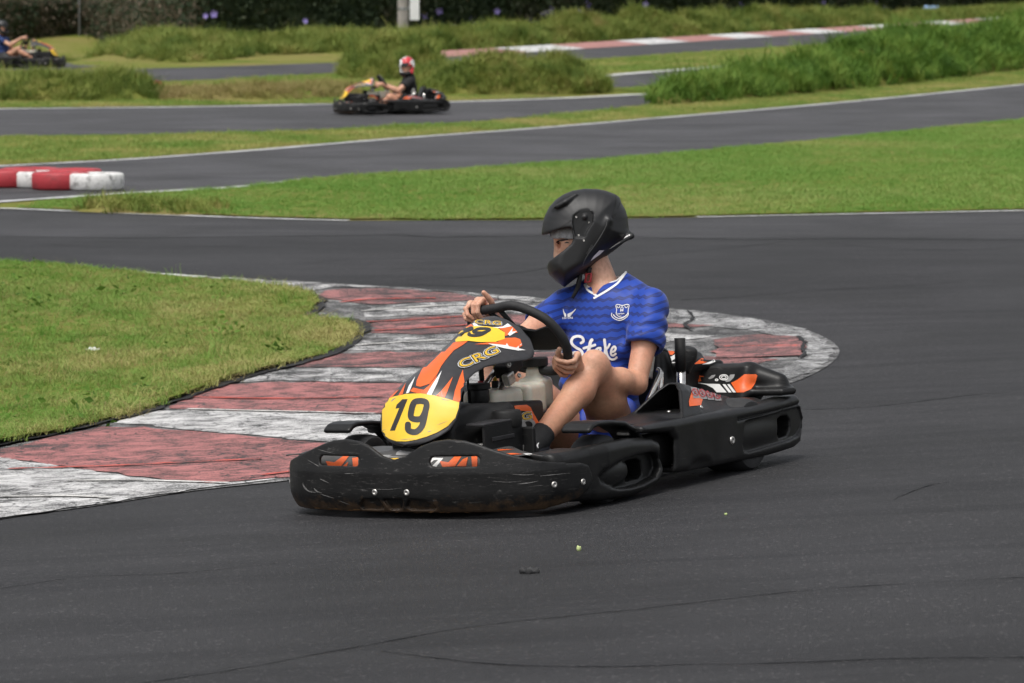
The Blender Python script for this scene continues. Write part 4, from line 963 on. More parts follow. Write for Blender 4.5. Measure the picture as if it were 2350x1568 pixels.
# console with fuel tank
def f_con(p): return smin(prism(p, 1, [(.10, .06), (.72, .06), (.74, .30), (.70, .372), (.60, .385), (.36, .368), (.10, .352)], -.135, .140, .02), cap(p, (.70, .10, .26), (.40, .15, .34), .035), .02)
console = solid('console', f_con, (.05, -.18, .03), (.80, .22, .42), .007, M_BLK, kart); CB = bvh_of(console)
pr = Print(CB, .0016); pr.poly(zz(zm, [(705, 1030), (960, 972), (1060, 965), (1100, 990), (1135, 1060), (1165, 1110), (1230, 1230), (1180, 1210), (1130, 1120), (1095, 1040), (1030, 1028), (850, 1022)])); pr.done('orange_print', M_ORANGE, console)
crg(CB, [zz(zm, [(800, 1170), (1110, 1110), (1100, 1035), (790, 1085)])], console, .0022)
pr = Print(CB, .0016)
for (cx, cy, r_) in ((1075, 1175, 62), (1000, 1190, 40), (985, 1285, 30)):
    pr.mark().stroke([zm(cx + r_ * math.cos(a * .5236), cy + r_ * .9 * math.sin(a * .5236)) for a in range(12)], 3.2, 3, True)
pr.done('gear_print', M_GVIN, console)
def f_tank(p): return smin(smin(np.minimum(rbox(p, (.235, 0, .350), (.105, .075, .058), .025), rbox(p, (.055, .01, .352), (.065, .08, .062), .022)), rbox(p, (-.045, .015, .365), (.048, .055, .060), .02), .008), cap(p, (-.045, .015, .38), (-.045, .015, .445), .034), .015)
tank = solid('fuel_tank', f_tank, (-.14, -.12, .26), (.40, .12, .50), .006, M_TANK, kart)
def cyl(name, c, r, h, m, parent, n=24): return lathe(name, [(r * .92, 0), (r, h * .12), (r, h * .88), (r * .9, h)], m, parent, n, 'Z', c)
cyl('tank_cap', (-.045, .015, .466), .052, .034, M_BLK, tank); cyl('filler_cap', (.235, -.045, .408), .016, .03, M_REDCAP, tank, 14); cyl('filler_cap', (.20, -.01, .408), .014, .026, M_BLK, tank, 14)
tube('fuel_hose', smooth_line([(.235, -.045, .435), (.235, -.045, .49), (.20, -.05, .53)], 5), .010, M_BLK, tank, 8); tube('fuel_hose', [(.20, -.01, .43), (.195, -.01, .50)], .008, M_GOLD, tank, 8)
cyl('reservoir', (.375, .03, .37), .036, .05, M_BLK, kart); cyl('reservoir_cap', (.375, .03, .418), .042, .022, M_BLK, kart); tube('overflow_pipe', [(.40, .0, .37), (.405, .0, .50)], .005, M_BLK, kart, 8)
# pedal box
ped = box('pedal_bracket', (.56, .235, .235), (.26, .012, .16), M_BLK, kart, .004)
for k in range(2): box('slot_rim', (.57, .243, .262 - .05 * k), (.15, .004, .014), M_CHAR, ped, .001)
box('pedal_bracket', (.56, .205, .318), (.27, .075, .010), M_CHAR, kart, .003); cyl('brake_drum', (.47, .20, .29), .055, .06, M_BLK, kart); box('pedal', (.42, .24, .20), (.02, .09, .17), M_BLK, kart, .006); box('pedal', (.44, -.2, .20), (.02, .09, .17), M_BLK, kart, .006)
tube('pedal_rod', [(.45, .23, .10), (.43, .235, .22)], .008, M_ZINC, kart, 8)
# floor and frame
box('floor_tray', (.18, 0, .052), (1.10, .56, .012), M_BLK, kart, .004)
for s in (-1, 1): tube('frame_tube', smooth_line([(.72, s * .22, .09), (.35, s * .30, .085), (-.2, s * .31, .085), (-.75, s * .30, .11)], 6), .016, M_BLK, kart, 10)
tube('rear_axle', [(-.68, -.50, .145), (-.68, .50, .145)], .02, M_CHROME, kart, 12)
# wheels
def wheel(x, y, r, w_):
    e = tyre = lathe('tyre', [(r * .5, -w_ * .42), (r * .7, -w_ * .5), (r * .90, -w_ * .47), (r * .98, -w_ * .36), (r, -w_ * .2), (r, w_ * .2), (r * .98, w_ * .36), (r * .90, w_ * .47), (r * .7, w_ * .5), (r * .5, w_ * .42)], M_RUB, None, 48, 'Y', cap=False)
    e.name = 'wheel'; e.parent = kart; e.location = (x, y, r)
    lathe('rim', [(r * .18, -w_ * .30), (r * .50, -w_ * .34), (r * .53, -w_ * .43), (r * .53, w_ * .43), (r * .50, w_ * .34), (r * .18, w_ * .30)], M_ZINC, e, 28, 'Y'); return e
for s in (-1, 1): wheel(.375, s * .505, .126, .118); wheel(-.68, s * .50, .142, .19)
for s in (-1, 1): tube('stub_axle', [(.375, s * .42, .126), (.375, s * .22, .12)], .014, M_ZINC, kart, 10)
# front wheel guards
def f_guard(p):
    q = p.copy(); q[:, 1] = .515 + np.sign(p[:, 1] - .515) * np.maximum(np.abs(p[:, 1] - .515) - .052, 0)
    d = chain(q, [(.512, .515, .280), (.490, .515, .294), (.455, .515, .299), (.36, .515, .294), (.265, .515, .281), (.225, .515, .264), (.185, .515, .248), (.135, .515, .208)], .0095)
    return d
gl = solid('wheel_guard', f_guard, (.08, .38, .15), (.62, .61, .33), .0055, M_POD, kart, 1); mirror(gl, 'wheel_guard', kart)
# side pods
def pp(fn, pts, y): return [tuple(U(*fn(*q), 1, y)[[0, 2]]) for q in pts]
YO = .612
OV = pp(zg, [(1515, 900), (1560, 820), (1700, 730), (1900, 655), (2070, 615), (2140, 620), (2185, 690), (2195, 800), (2150, 900), (2000, 985), (1850, 1030), (1700, 1040), (1590, 1010), (1530, 960)], YO)
HO = pp(zg, [(1860, 740), (1900, 715), (2010, 690), (2060, 720), (2080, 860), (2040, 920), (1890, 960), (1875, 930)], YO)
FT = pp(zg, [(640, 740), (700, 700), (1000, 655), (1300, 592), (1600, 500), (1850, 450), (2100, 440), (2190, 480), (2215, 560), (2200, 640), (2245, 800), (2235, 900), (2180, 990), (2000, 1090), (1800, 1150), (1500, 1190), (1300, 1200), (1000, 1230), (640, 1230)], YO)
def f_pod1(p):
    q = p.copy(); ysh = np.interp(p[:, 0], [.46, .54, .60, .70, .785, .842, .9], [0, .030, .034, .045, .08, .145, .25]); q[:, 1] += ysh
    d = smax(prism(q, 1, FT, .465, YO, .032), p[:, 0] - .74, .02)
    d = smax(d, -prism(q, 1, OV, YO - .040, YO + .1, .0) , .014)
    bulge = ell(q, (.40, YO - .036, .115), (.13, .024, .05))
    d = smin(d, np.maximum(bulge, prism(q, 1, OV, YO - .06, YO + .05, 0)), .012)
    d = smax(d, -prism(q, 1, HO, YO - .12, YO + .1), .006)
    d = smax(d, -prism(q, 1, [(.56, .07), (.56, .26), (.25, .27), (.25, .07)], .30, .56), .01)      # wheel well
    return d
p1 = solid('side_pod', f_pod1, (.02, .34, -.01), (.96, .66, .28), .0055, M_POD, kart, 1, 1, 1.5); mirror(p1, 'side_pod', kart)
RP = pp(zh, [(205, 1078), (215, 1060), (500, 1000), (800, 940), (1400, 838), (1800, 738), (1822, 760), (1880, 980), (1870, 1080), (1845, 1200), (1850, 1235), (1780, 1290), (1500, 1372), (1200, 1430), (900, 1490), (700, 1530), (540, 1545), (535, 1200), (500, 1125), (205, 1132)], YO)
RR = pp(zh, [(1260, 1020), (1290, 1000), (1810, 862), (1842, 900), (1865, 1000), (1850, 1090), (1800, 1165), (1700, 1210), (1300, 1330), (1250, 1320), (1240, 1250)], YO)
RH = pp(zh, [(1625, 985), (1660, 955), (1730, 945), (1768, 990), (1770, 1080), (1730, 1155), (1640, 1185), (1622, 1150)], YO)
GR = pp(zh, [(1180, 985), (1500, 910), (1830, 825), (1840, 838), (1500, 925), (1180, 1000)], YO)
def stretch(V): return [(x if x > -.80 else -.80 + (x + .80) * 1.16, z) for x, z in V]
RP, RR, GR = stretch(RP), stretch(RR), stretch(GR)
def bend(p):
    q = p.copy(); t = np.clip((-.82 - p[:, 0]) / .28, 0, 1.2); q[:, 1] = p[:, 1] + .018 * t * t; return q
def f_pod2(p):
    q = bend(p)
    d = prism(q, 1, RP, YO - .105, YO, .024)
    d = smax(d, -prism(q, 1, RR, YO - .012, YO + .1), .008)
    d = smin(d, np.maximum(ell(q, (-.70, YO - .022, .145), (.21, .016, .045)), prism(q, 1, RR, YO - .05, YO + .05, .0)), .008)
    d = smax(d, -prism(q, 1, RH, YO - .09, YO + .1), .006)
    d = smax(d, -prism(q, 1, GR, YO - .012, YO + .05), .01)
    d = smax(d, -ell(q, (-.22, YO + .012, .075), (.085, .03, .03)), .015)
    d = smax(d, -rbox(q, (-.02, YO - .08, .15), (.20, .06, .065), .02), .01)
    return d
p2 = solid('side_pod', f_pod2, (-1.20, .40, 0), (.36, .66, .32), .0055, M_POD, kart, 1, 1, 1.5); mirror(p2, 'side_pod', kart)
PB = bvh_of(p2); h_ = cast(PB, *zh(1120, 1205))
bolt(p2, h_[0], h_[1], .016) if h_[0] is not None else None
box('pod_bracket', (-.02, .515, .15), (.30, .06, .13), M_BLK, kart, .02); box('pod_bracket', (-.02, -.515, .15), (.30, .06, .13), M_BLK, kart, .02)
# inner filler between pods and frame
tube('nerf_bar', smooth_line([(.30, .30, .11), (.18, .48, .12), (-.35, .50, .13), (-.55, .32, .12)], 6), .014, M_BLK, kart, 10); tube('nerf_bar', smooth_line([(.30, -.30, .11), (.18, -.48, .12), (-.35, -.50, .13), (-.55, -.32, .12)], 6), .014, M_BLK, kart, 10)
box('mounting_tab', (.16, .52, .235), (.07, .05, .012), M_ZINC, kart, .003); bolt(kart, (.16, .53, .243), (0, .2, 1), .011)
# covers over the pods
CO = [(.17, .50), (.10, .545), (-.15, .588), (-.45, .592), (-.70, .585), (-.86, .56), (-.885, .50), (-.80, .43), (-.60, .33), (-.30, .33), (.0, .37)]
def f_cov(p):
    zc_ = .262 - .012 * np.clip((p[:, 0] + .1) / .3, 0, 1) * 0; q = p.copy(); q[:, 2] = p[:, 2] - .262 + .03 * np.clip((p[:, 1] - .45) / .14, 0, 1) ** 2
    lipd = prism(q, 2, CO, -.017, .010, .010)
    sc = np.interp(p[:, 0], [-.72, -.62, -.30, -.1], [.12, .30, 1.0, 1.12]); TRI = [(-.105, -.03), (.105, -.03), (.10, .0), (.050, .078), (.018, .106), (-.018, .106), (-.050, .078), (-.10, 0)]
    y_, z_ = (p[:, 1] - .475) / sc, (p[:, 2] - .266) / sc
    hump = np.maximum(np.maximum(poly2(y_, z_, TRI) * sc - .006, p[:, 0] + .165 + 1.25 * (p[:, 2] - .29)), -.70 - p[:, 0])
    d = smin(lipd, hump, .022)
    d = smax(d, -np.maximum(np.maximum(poly2(y_, z_ - .012, TRI) * sc + .014, .276 - p[:, 2]), -.45 - p[:, 0]), .006)
    return d
cv = solid('pod_cover', f_cov, (-.95, .28, .20), (.24, .64, .42), .005, M_POD, kart, 1, 1, 1.5); CVB = bvh_of(cv); cvr = mirror(cv, 'pod_cover', kart)
pr = Print(CVB, .0016); pr.poly(zz(zh, [(665, 800), (690, 712), (750, 640), (850, 660), (780, 720), (810, 780), (790, 840), (670, 852)])); pr.done('orange_print', M_ORANGE, cv)
pr = Print(CVB, .0022)
for k in range(4):
    x0 = 682 + 76 * k; y0 = 655 + 9 * k; pr.poly(zz(zh, [(x0, y0), (x0 + 62, y0 + 3), (x0 + 98, y0 + 112), (x0 + 30, y0 + 110)]), 2.5)
pr.done('warning_label', M_GVIN, cv)
pr = Print(CVB, .0027)
for k in range(4):
    cx, cy = 728 + 76 * k, 708 + 9 * k; pr.mark().stroke([zh(cx + 30 * math.cos(a * .7854) + 10 * math.sin(a * .7854), cy + 38 * math.sin(a * .7854)) for a in range(8)], 1.0, 3, True); pr.stroke(zz(zh, [(cx - 22, cy - 28), (cx + 24, cy + 30)]), 1.0, 2)
pr.done('prohibition_sign', M_REDCAP, cv)
pr = Print(CVB, .0025)
for k in range(4):
    cx, cy = 728 + 76 * k, 708 + 9 * k; pr.poly(zz(zh, [(cx - 12, cy + 4), (cx - 2, cy - 20), (cx + 12, cy - 8), (cx + 8, cy + 16), (cx - 6, cy + 20)]), 3)
pr.done('pictogram', M_INK, cv)
for q in ((460, 905), (800, 858), (1190, 772)):
    h_ = cast(CVB, *zh(*q))
    if h_[0] is not None: bolt(cv, h_[0], h_[1], .009)
# rear fairing across the back
def f_rear(p):
    ay = np.abs(p[:, 1]); q = np.column_stack([p[:, 0], ay, p[:, 2]])
    d = prism(q, 1, [(-1.04, .24), (-.88, .255), (-.90, .30), (-.935, .385), (-.965, .395), (-1.02, .38), (-1.06, .30)], -.5, .455, .018)
    d = smin(d, cap(q, (-.985, .44, .345), (-1.005, .545, .312), .048, .040), .03)
    d = smin(d, prism(q, 2, [(-.90, .42), (-.93, .60), (-.99, .628), (-1.05, .59), (-1.07, .42)], .268, .296, .012), .03)
    d = smin(d, rbox(q, (-1.06, 0, .17), (.045, .50, .06), .03), .02)
    return d
rf = solid('rear_fairing', f_rear, (-1.16, -.68, .08), (-.82, .68, .44), .0065, M_POD, kart, 1, 1, 1.5); RFB = bvh_of(rf)
pr = Print(RFB, .0016); pr.poly(zz(zh, [(735, 545), (768, 525), (830, 540), (790, 545), (800, 585), (760, 600), (730, 595)])); pr.poly(zz(zh, [(1140, 592), (1180, 570), (1250, 515), (1370, 515), (1385, 530), (1360, 610), (1320, 670), (1240, 705), (1170, 707), (1110, 605)])); pr.done('orange_print', M_ORANGE, rf)
pr = Print(RFB, .0016); pr.poly(zz(zh, [(735, 575), (760, 605), (860, 615), (990, 618), (1065, 706), (960, 705), (920, 660), (850, 625), (740, 605)]))
for k in range(2): pr.poly(zz(zh, [(1020 + 48 * k, 620), (1050 + 46 * k, 620), (1118 + 46 * k, 706), (1085 + 46 * k, 706)]))
for (cx, cy, r_) in ((1035, 548, 44), (1035, 548, 24), (960, 575, 14)): pr.stroke([zh(cx + r_ * math.cos(a * .5236), cy + r_ * .62 * math.sin(a * .5236)) for a in range(12)], .9, 3, True)
pr.done('white_print', M_WVIN, rf)
pr = Print(RFB, .0016); pr.poly(zz(zh, [(1100, 520), (1150, 517), (1140, 550), (1100, 590), (1060, 598), (1045, 580), (1085, 560)])); pr.poly(zz(zh, [(870, 560), (910, 525), (950, 520), (930, 550), (890, 568)])); pr.done('gear_print', M_GVIN, rf)
# engine cover behind the seat, with prints
def f_eng(p): return smin(prism(p, 1, [(-.80, .26), (-.80, .40), (-.86, .455), (-.96, .445), (-1.03, .38), (-1.03, .26)], -.30, .24, .025), cap(p, (-.84, .22, .40), (-1.0, .285, .385), .022), .03)
eg = solid('engine_cover', f_eng, (-1.1, -.36, .22), (-.74, .36, .50), .007, M_POD, kart); EB = bvh_of(eg)
pr = Print(EB, .0016); pr.poly(zz(zh, [(330, 258), (545, 260), (500, 315), (330, 312)])); pr.poly(zz(zh, [(710, 412), (800, 350), (870, 312), (940, 308), (965, 330), (900, 370), (820, 402)])); pr.done('orange_print', M_ORANGE, eg)
pr = Print(EB, .0016); pr.poly(zz(zh, [(300, 390), (440, 355), (560, 290), (560, 330), (480, 385), (560, 395), (380, 418)])); pr.poly(zz(zh, [(800, 412), (900, 380), (960, 345), (945, 385), (880, 408)])); pr.done('grey_print', M_WVIN, eg)
tube('cover_pillar', [(-.685, .28, .18), (-.690, .285, .395)], .019, M_CHROME, kart, 18); tube('cover_pillar', [(-.690, .285, .39), (-.695, .285, .517)], .0215, M_BLK, kart, 18)
tube('exhaust_horn', smooth_line([(-.78, .24, .38), (-.80, .26, .44), (-.80, .27, .47)], 4), [.03, .032, .034, .036, .036, .034, .032, .03, .025][:9], M_BLK, kart, 14)
# seat
SCt = np.array(smooth_line([(.02, .105), (-.20, .085), (-.40, .085), (-.53, .125), (-.62, .22), (-.685, .36), (-.73, .475)], 6)); SS = np.linspace(0, 1, len(SCt))
def P_seat(u, v):
    x, z = np.interp(u, SS, SCt[:, 0]), np.interp(u, SS, SCt[:, 1]); e = .01
    tx, tz = np.interp(u + e, SS, SCt[:, 0]) - np.interp(u - e, SS, SCt[:, 0]), np.interp(u + e, SS, SCt[:, 1]) - np.interp(u - e, SS, SCt[:, 1]); l = np.hypot(tx, tz) + 1e-9
    nx, nz = tz / l, -tx / l
    wing = np.interp(u, [0, .2, .45, .62, .78, .92, 1.0], [.04, .09, .145, .155, .115, .07, .045]); hw = np.interp(u, [0, .5, .8, 1], [.185, .195, .205, .17])
    a = np.abs(v); up = wing * np.clip((a - .45) / .55, 0, 1) ** 1.7
    return np.column_stack([x - nx * up, np.sign(v) * hw * np.sin(np.clip(a * 1.15, 0, 1.0) * 1.5708) * (1 + .10 * np.clip(a - .8, 0, 1)), z - nz * up])
seat = grid_surf('seat', P_seat, 50, 45, M_POD, kart, .010)
er = [P_seat(np.array([u]), np.array([1.0]))[0] for u in np.linspace(0, 1, 40)]; tube('seat_rim', er, .0125, M_POD, seat, 10); el_ = [q * A3(1, -1, 1) for q in er]; tube('seat_rim', el_, .0125, M_POD, seat, 10)
tube('seat_rim', [P_seat(np.array([1.0]), np.array([v]))[0] for v in np.linspace(-1, 1, 24)], .0125, M_POD, seat, 10)
tube('seat_strut', smooth_line([(-.335, .30, .245), (-.43, .295, .325), (-.515, .29, .392), (-.53, .27, .41)], 5), .0105, M_CHROME, kart, 12); tube('seat_strut', smooth_line([(-.47, .30, .255), (-.505, .295, .34), (-.525, .29, .40)], 5), .010, M_CHROME, kart, 12)
box('strut_plate', (-.487, .262, .425), (.05, .012, .09), M_ZINC, kart, .004, Matrix.Rotation(-.35, 3, 'Y')); bolt(kart, (-.485, .272, .44), (0, 1, 0), .010); bolt(kart, (-.34, .305, .262), (0, .3, 1), .008)
bpy.context.view_layer.update()
# ------------------------------------------------------------------ the driver (same frame as the kart he sits in)
def skin(name, c1, c2):
    a = NT(name); p = a.pos(True); sx = a.n('SeparateXYZ'); a.set(sx.inputs[0], p)
    f = a.noise(p, 9, 4, .6); g = a.noise(p, 70, 3, .6)
    t = a.math('ADD', sx.outputs[2], a.math('MULTIPLY', a.math('SUBTRACT', f, .5), .25))
    c = a.mix(a.ramp(t, [(.28, 1.0), (.58, 0.0)]), c1, c2)                       # legs more tanned than arms and neck
    c = a.mix(a.ramp(f, [(.38, .6), (.62, 0.0)]), c, tuple(x * k for x, k in zip(c1, (.90, .66, .60))))
    c = a.mix(a.ramp(g, [(.34, .38), (.58, 0.0)]), c, tuple(x * .72 for x in c2))
    a.bump(g, .15, .002)
    return a.out(c, .5, **{'Subsurface Weight': .12, 'Subsurface Radius': (.012, .005, .003), 'Specular IOR Level': .4})
M_SKIN = skin('skin', (.64, .375, .265), (.50, .265, .160))
def jersey(name, c, line, per=.0285, shine=.55):
    a = NT(name); p = a.pos(True); sx = a.n('SeparateXYZ'); a.set(sx.inputs[0], p)
    h = a.math('ADD', sx.outputs[1], a.math('MULTIPLY', sx.outputs[0], .35))
    tri = a.math('PINGPONG', h, .016)
    zz_ = a.math('ADD', a.math('ADD', sx.outputs[2], a.math('MULTIPLY', sx.outputs[0], .18)), a.math('MULTIPLY', tri, .42))
    fr = a.math('FRACT', a.math('DIVIDE', zz_, per))
    m = a.ramp(fr, [(.0, 0.0), (.03, 1.0), (.10, 1.0), (.14, .72), (.24, .72), (.28, 1.0), (.35, 1.0), (.38, 0.0)])
    cl = a.mix(m, c, line); f = a.noise(p, 260, 2); a.bump(f, .12, .001)
    return a.out(cl, shine, **{'Sheen Weight': .15, 'Specular IOR Level': .35})
M_BLUE = jersey('blue_jersey', (.007, .046, .33), (.004, .016, .125))
M_SHORT = plain('blue_shorts', (.008, .040, .33), .65); M_SOCK = plain('black_sock', (.010, .010, .011), .9, bump=.5, sc=50)
M_WHITE_T = plain('white_trim', (.78, .77, .76), .6); M_HELM = plain('matt_black_helmet', (.008, .008, .0085), .48, var=.15, sc=10)
M_HELM2 = plain('helmet_rubber', (.010, .010, .010), .65); M_HGREY = plain('helmet_grey_line', (.10, .10, .10), .5); M_NET = plain('grey_liner', (.36, .36, .37), .9, sc=60, var=.35, bump=.6); M_HAIR = plain('dark_brow', (.05, .035, .028), .8)

JL = dict(sh=(-.555, .250, .652), el=(-.375, .262, .368), wr=(-.112, .172, .440), hip=(-.43, .115, .190), kn=(-.170, .205, .452), an=(.200, .155, .205))
JR = dict(sh=(-.535, -.140, .662), el=(-.262, -.212, .528), wr=(-.012, -.150, .690), hip=(-.46, -.09, .185), kn=(-.10, -.19, .43), an=(.30, -.13, .20))
HC = A3(-.55, -.03, .94); EU, EV, EW = KM @ A3(1, 0, 0), KM @ _u, KM @ (-_f)
_hv = HC - CAMK; _hd = KM @ _f; HPX = (CX + FPX * (_hv @ EU) / (_hv @ _hd), CY - FPX * (_hv @ EV) / (_hv @ _hd)); HS = FPX / (_hv @ _hd)
def hz(x, y): q = z4(x, y); return ((q[0] - HPX[0]) / HS, (HPX[1] - q[1]) / HS)            # photo point -> helmet side view (metres)
def huv(p): q = p - HC; return q @ EU, q @ EV, q @ EW
def hp(x, y, w_=0.0): a, b = hz(x, y); return tuple(HC + EU * a + EV * b + EW * w_)
def grp(p, c, r, fn):
    d = ln(p - A3(*c)) - r + .03; m = d < .03
    if m.any(): d[m] = fn(p[m])
    return d
def lerp(a, b, t): return tuple(np.array(a) + (np.array(b) - np.array(a)) * t)
def arm(p, J):
    d = smin(cap(p, J['sh'], lerp(J['sh'], J['el'], .45), .056, .048), cap(p, lerp(J['sh'], J['el'], .45), J['el'], .048, .040), .02)
    f = lerp(J['el'], J['wr'], .28); d = smin(d, cap(p, J['el'], f, .041, .046), .02); d = smin(d, cap(p, f, lerp(J['el'], J['wr'], .90), .046, .0285), .02); return d
def leg(p, J):
    h, k, a = (np.array(J[q]) for q in ('hip', 'kn', 'an')); r0, r1 = (.092, .080) if J is JL else (.108, .092); d = cap(p, h, lerp(h, k, .5), r0, r1); d = smin(d, cap(p, lerp(h, k, .5), k, r1, .056), .03)
    sh = a - k; bk = np.cross(np.cross(sh, h - k), sh); bk /= np.linalg.norm(bk); c = k + sh * .28 + bk * .016
    d = smin(d, ell(p, lerp(k, h, .02), (.056, .054, .058)), .02); d = smin(d, cap(p, k + sh * .04, c, .050, .055), .025); d = smin(d, cap(p, c, a, .055, .037), .03)
    kc = k - bk * .018 + (k - h) / np.linalg.norm(k - h) * .012
    d = smin(d, ell(p, kc, (.040, .040, .040)), .025)
    return d
def rimframe(u, v):
    P2 = np.array(smooth_line(RIM, 6, True)); i = int(np.argmin(((P2 - A3(u, v)) ** 2).sum(1))); t = P2[(i + 1) % len(P2)] - P2[i - 1]; t /= np.linalg.norm(t); o = A3(t[1], -t[0])
    if o @ P2[i] < 0: o = -o
    return wp(*P2[i]), WU * t[0] + WV * t[1], WU * o[0] + WV * o[1]
def hand(p, spots, wr, thumb, ext=0.0):
    d = None; K = []
    for i, (u, v) in enumerate(spots):
        c, t, o = rimframe(u, v); s = (1, 1.06, 1.0, .85)[i]; n = WN
        k0 = c + o * .027 + n * .026; K.append(k0); r = .0088 * (1, 1.02, .97, .88)[i]
        path = [k0, c + o * .030 * s - n * .010, c + o * .010 - n * .0285, c - o * (.016 + ext * .6) - n * (.0255 + ext * .25), c - o * (.0275 + ext * s) - n * (.008 + ext * .55) * s]
        q = chain(p, path, [r * 1.10, r * 1.08, r * 1.03, r * .97, r * .86]); q = smin(q, ell(p, tuple(path[1]), (r * 1.18,) * 3), .003); d = q if d is None else smin(d, q, .0018)
    mid = sum(K) / 4; pal = [lerp(K[0], K[1], .3), lerp(K[3], K[2], .3)]
    for k0, rr in ((K[0], .0145), (K[1], .015), (K[2], .0145), (K[3], .013)): d = smin(d, cap(p, k0, lerp(mid, wr, .62), rr, .021), .010)
    d = smin(d, cap(p, lerp(mid, wr, .55), wr, .025, .026), .012)
    th = [np.array(q) for q in thumb]; d = smin(d, chain(p, [lerp(mid, wr, .55)] + th, [.017] + [.0135, .0115, .0108, .0088][:len(th)]), .006)
    return d
LH = [(.176, -.092), (.169, -.112), (.156, -.128), (.138, -.141)]; RH_ = [(-.118, .1275), (-.140, .124), (-.162, .119), (-.178, .104)]
def thumbL():
    c, t, o = rimframe(.176, -.092); t = t if t[2] > 0 else -t
    return [c - o * .020 + WN * .022 - t * .020, c - o * .034 - WN * .008 + t * .002, c - o * .034 - WN * .016 + t * .022, c - o * .026 - WN * .016 + t * .044]
TL_ = thumbL(); TR_ = [wp(-.098, .112, .036), wp(-.090, .145, .030), wp(-.094, .168, .026), wp(-.102, .192, .022)]
SKULL = ell
def head(p):
    c = HC + EU * hz(660, 720)[0] + EV * hz(660, 720)[1]; Rm = np.stack([EU * .94 + EV * .34, -EU * .34 + EV * .94, EW], 1)
    d = ell(p, c, (.092, .118, .074), Rm)
    d = smin(d, cap(p, hp(560, 900), hp(470, 1060), .055, .040), .03)
    d = smin(d, cap(p, hp(428, 815, .0), hp(408, 925, .0), .010, .0135), .014)
    d = smin(d, cap(p, hp(425, 768, .030), hp(425, 768, -.030), .011), .012)
    d = smax(d, -ell(p, hp(432, 815, .032), (.016, .012, .016)), .010)
    return d
NB_, NT_ = (-.575, .035, .705), (-.560, -.010, .865)
def f_body(p):
    d = grp(p, (-.1, .16, .36), .62, lambda q: leg(q, JL)); d = np.minimum(d, grp(p, (-.1, -.14, .34), .62, lambda q: leg(q, JR)))
    tor = ell(p, (-.555, .040, .55), (.092, .145, .15)); tor = smin(tor, ell(p, (-.51, .015, .32), (.092, .135, .20)), .06); tor = smin(tor, cap(p, (-.565, .22, .655), (-.55, -.12, .662), .048), .05)
    d = smin(d, tor, .03)
    d = smin(d, grp(p, (-.33, .22, .50), .42, lambda q: np.minimum(arm(q, JL), 9)), .02); d = smin(d, grp(p, (-.27, -.18, .62), .45, lambda q: arm(q, JR)), .02)
    nk = smin(cap(p, NB_, NT_, .060, .052), cap(p, (-.575, .11, .69), (-.57, -.03, .695), .030), .05)
    nk = smin(nk, cap(p, (-.545, .030, .715), (-.548, -.035, .83), .020, .016), .02)
    nk = smin(nk, ell(p, (-.535, .036, .690), (.045, .07, .05)), .04)
    d = smin(d, nk, .03); d = smin(d, grp(p, tuple(HC), .30, head), .02)
    return d
driver = empty('person', KMAT); tag(driver, 'driver in a blue jersey and black helmet at the wheel of the kart numbered 19', 'person')
V, F = surf(f_body, (-.82, -.36, .06), (.44, .40, 1.10), .0048, 1, 1.0); V = smoothv(V, F, 1, .4)
for sp_, J, th_, ex_ in ((LH, JL, TL_, .019), (RH_, JR, TR_, .0)):        # hands at a finer grain, grown out of the forearms
    w0 = lerp(J['el'], J['wr'], .80); cc_ = np.array(J['wr']) + (wp(*sp_[1]) - np.array(J['wr'])) * .6
    V2, F2 = surf(lambda p: smin(hand(p, sp_, J['wr'], th_, ex_), cap(p, w0, J['wr'], .0318, .0268), .012), tuple(cc_ - .15), tuple(cc_ + .15), .0029, 1, 1.1); V2 = smoothv(V2, F2, 1, .3); F = np.concatenate([F, F2 + len(V)]); V = np.concatenate([V, V2])
body = mesh('body', V, F, M_SKIN, driver); BDB = bvh_of(body)
# jersey
def fold(p):
    y, x, z = p[:, 1], p[:, 0], p[:, 2]
    a = np.sin(62 * (z * .75 + y * .75 + x * .2) + 2.2 * np.sin(11 * y)) * np.exp(-((y - .20) / .09) ** 2 - ((z - .45) / .14) ** 2)
    b = np.sin(58 * (z * .80 - y * .70) + 2.0 * np.sin(13 * z)) * np.exp(-((y + .10) / .08) ** 2 - ((z - .52) / .15) ** 2)
    c = np.sin(70 * z + 5 * np.sin(14 * y)) * np.exp(-((z - .36) / .07) ** 2)
    e = np.sin(75 * (x * .6 - z) + 40 * y) * np.exp(-((y - .29) / .06) ** 2) * np.exp(-((z - .56) / .08) ** 2)
    g = np.sin(46 * y + 9 * z) * .5 * np.exp(-((z - .60) / .10) ** 2)
    return 1.55 * (.0052 * a + .0045 * b + .0050 * c + .0038 * e + .0020 * g)
SL, SR = lerp(JL['sh'], JL['el'], .50), lerp(JR['sh'], JR['el'], .46)
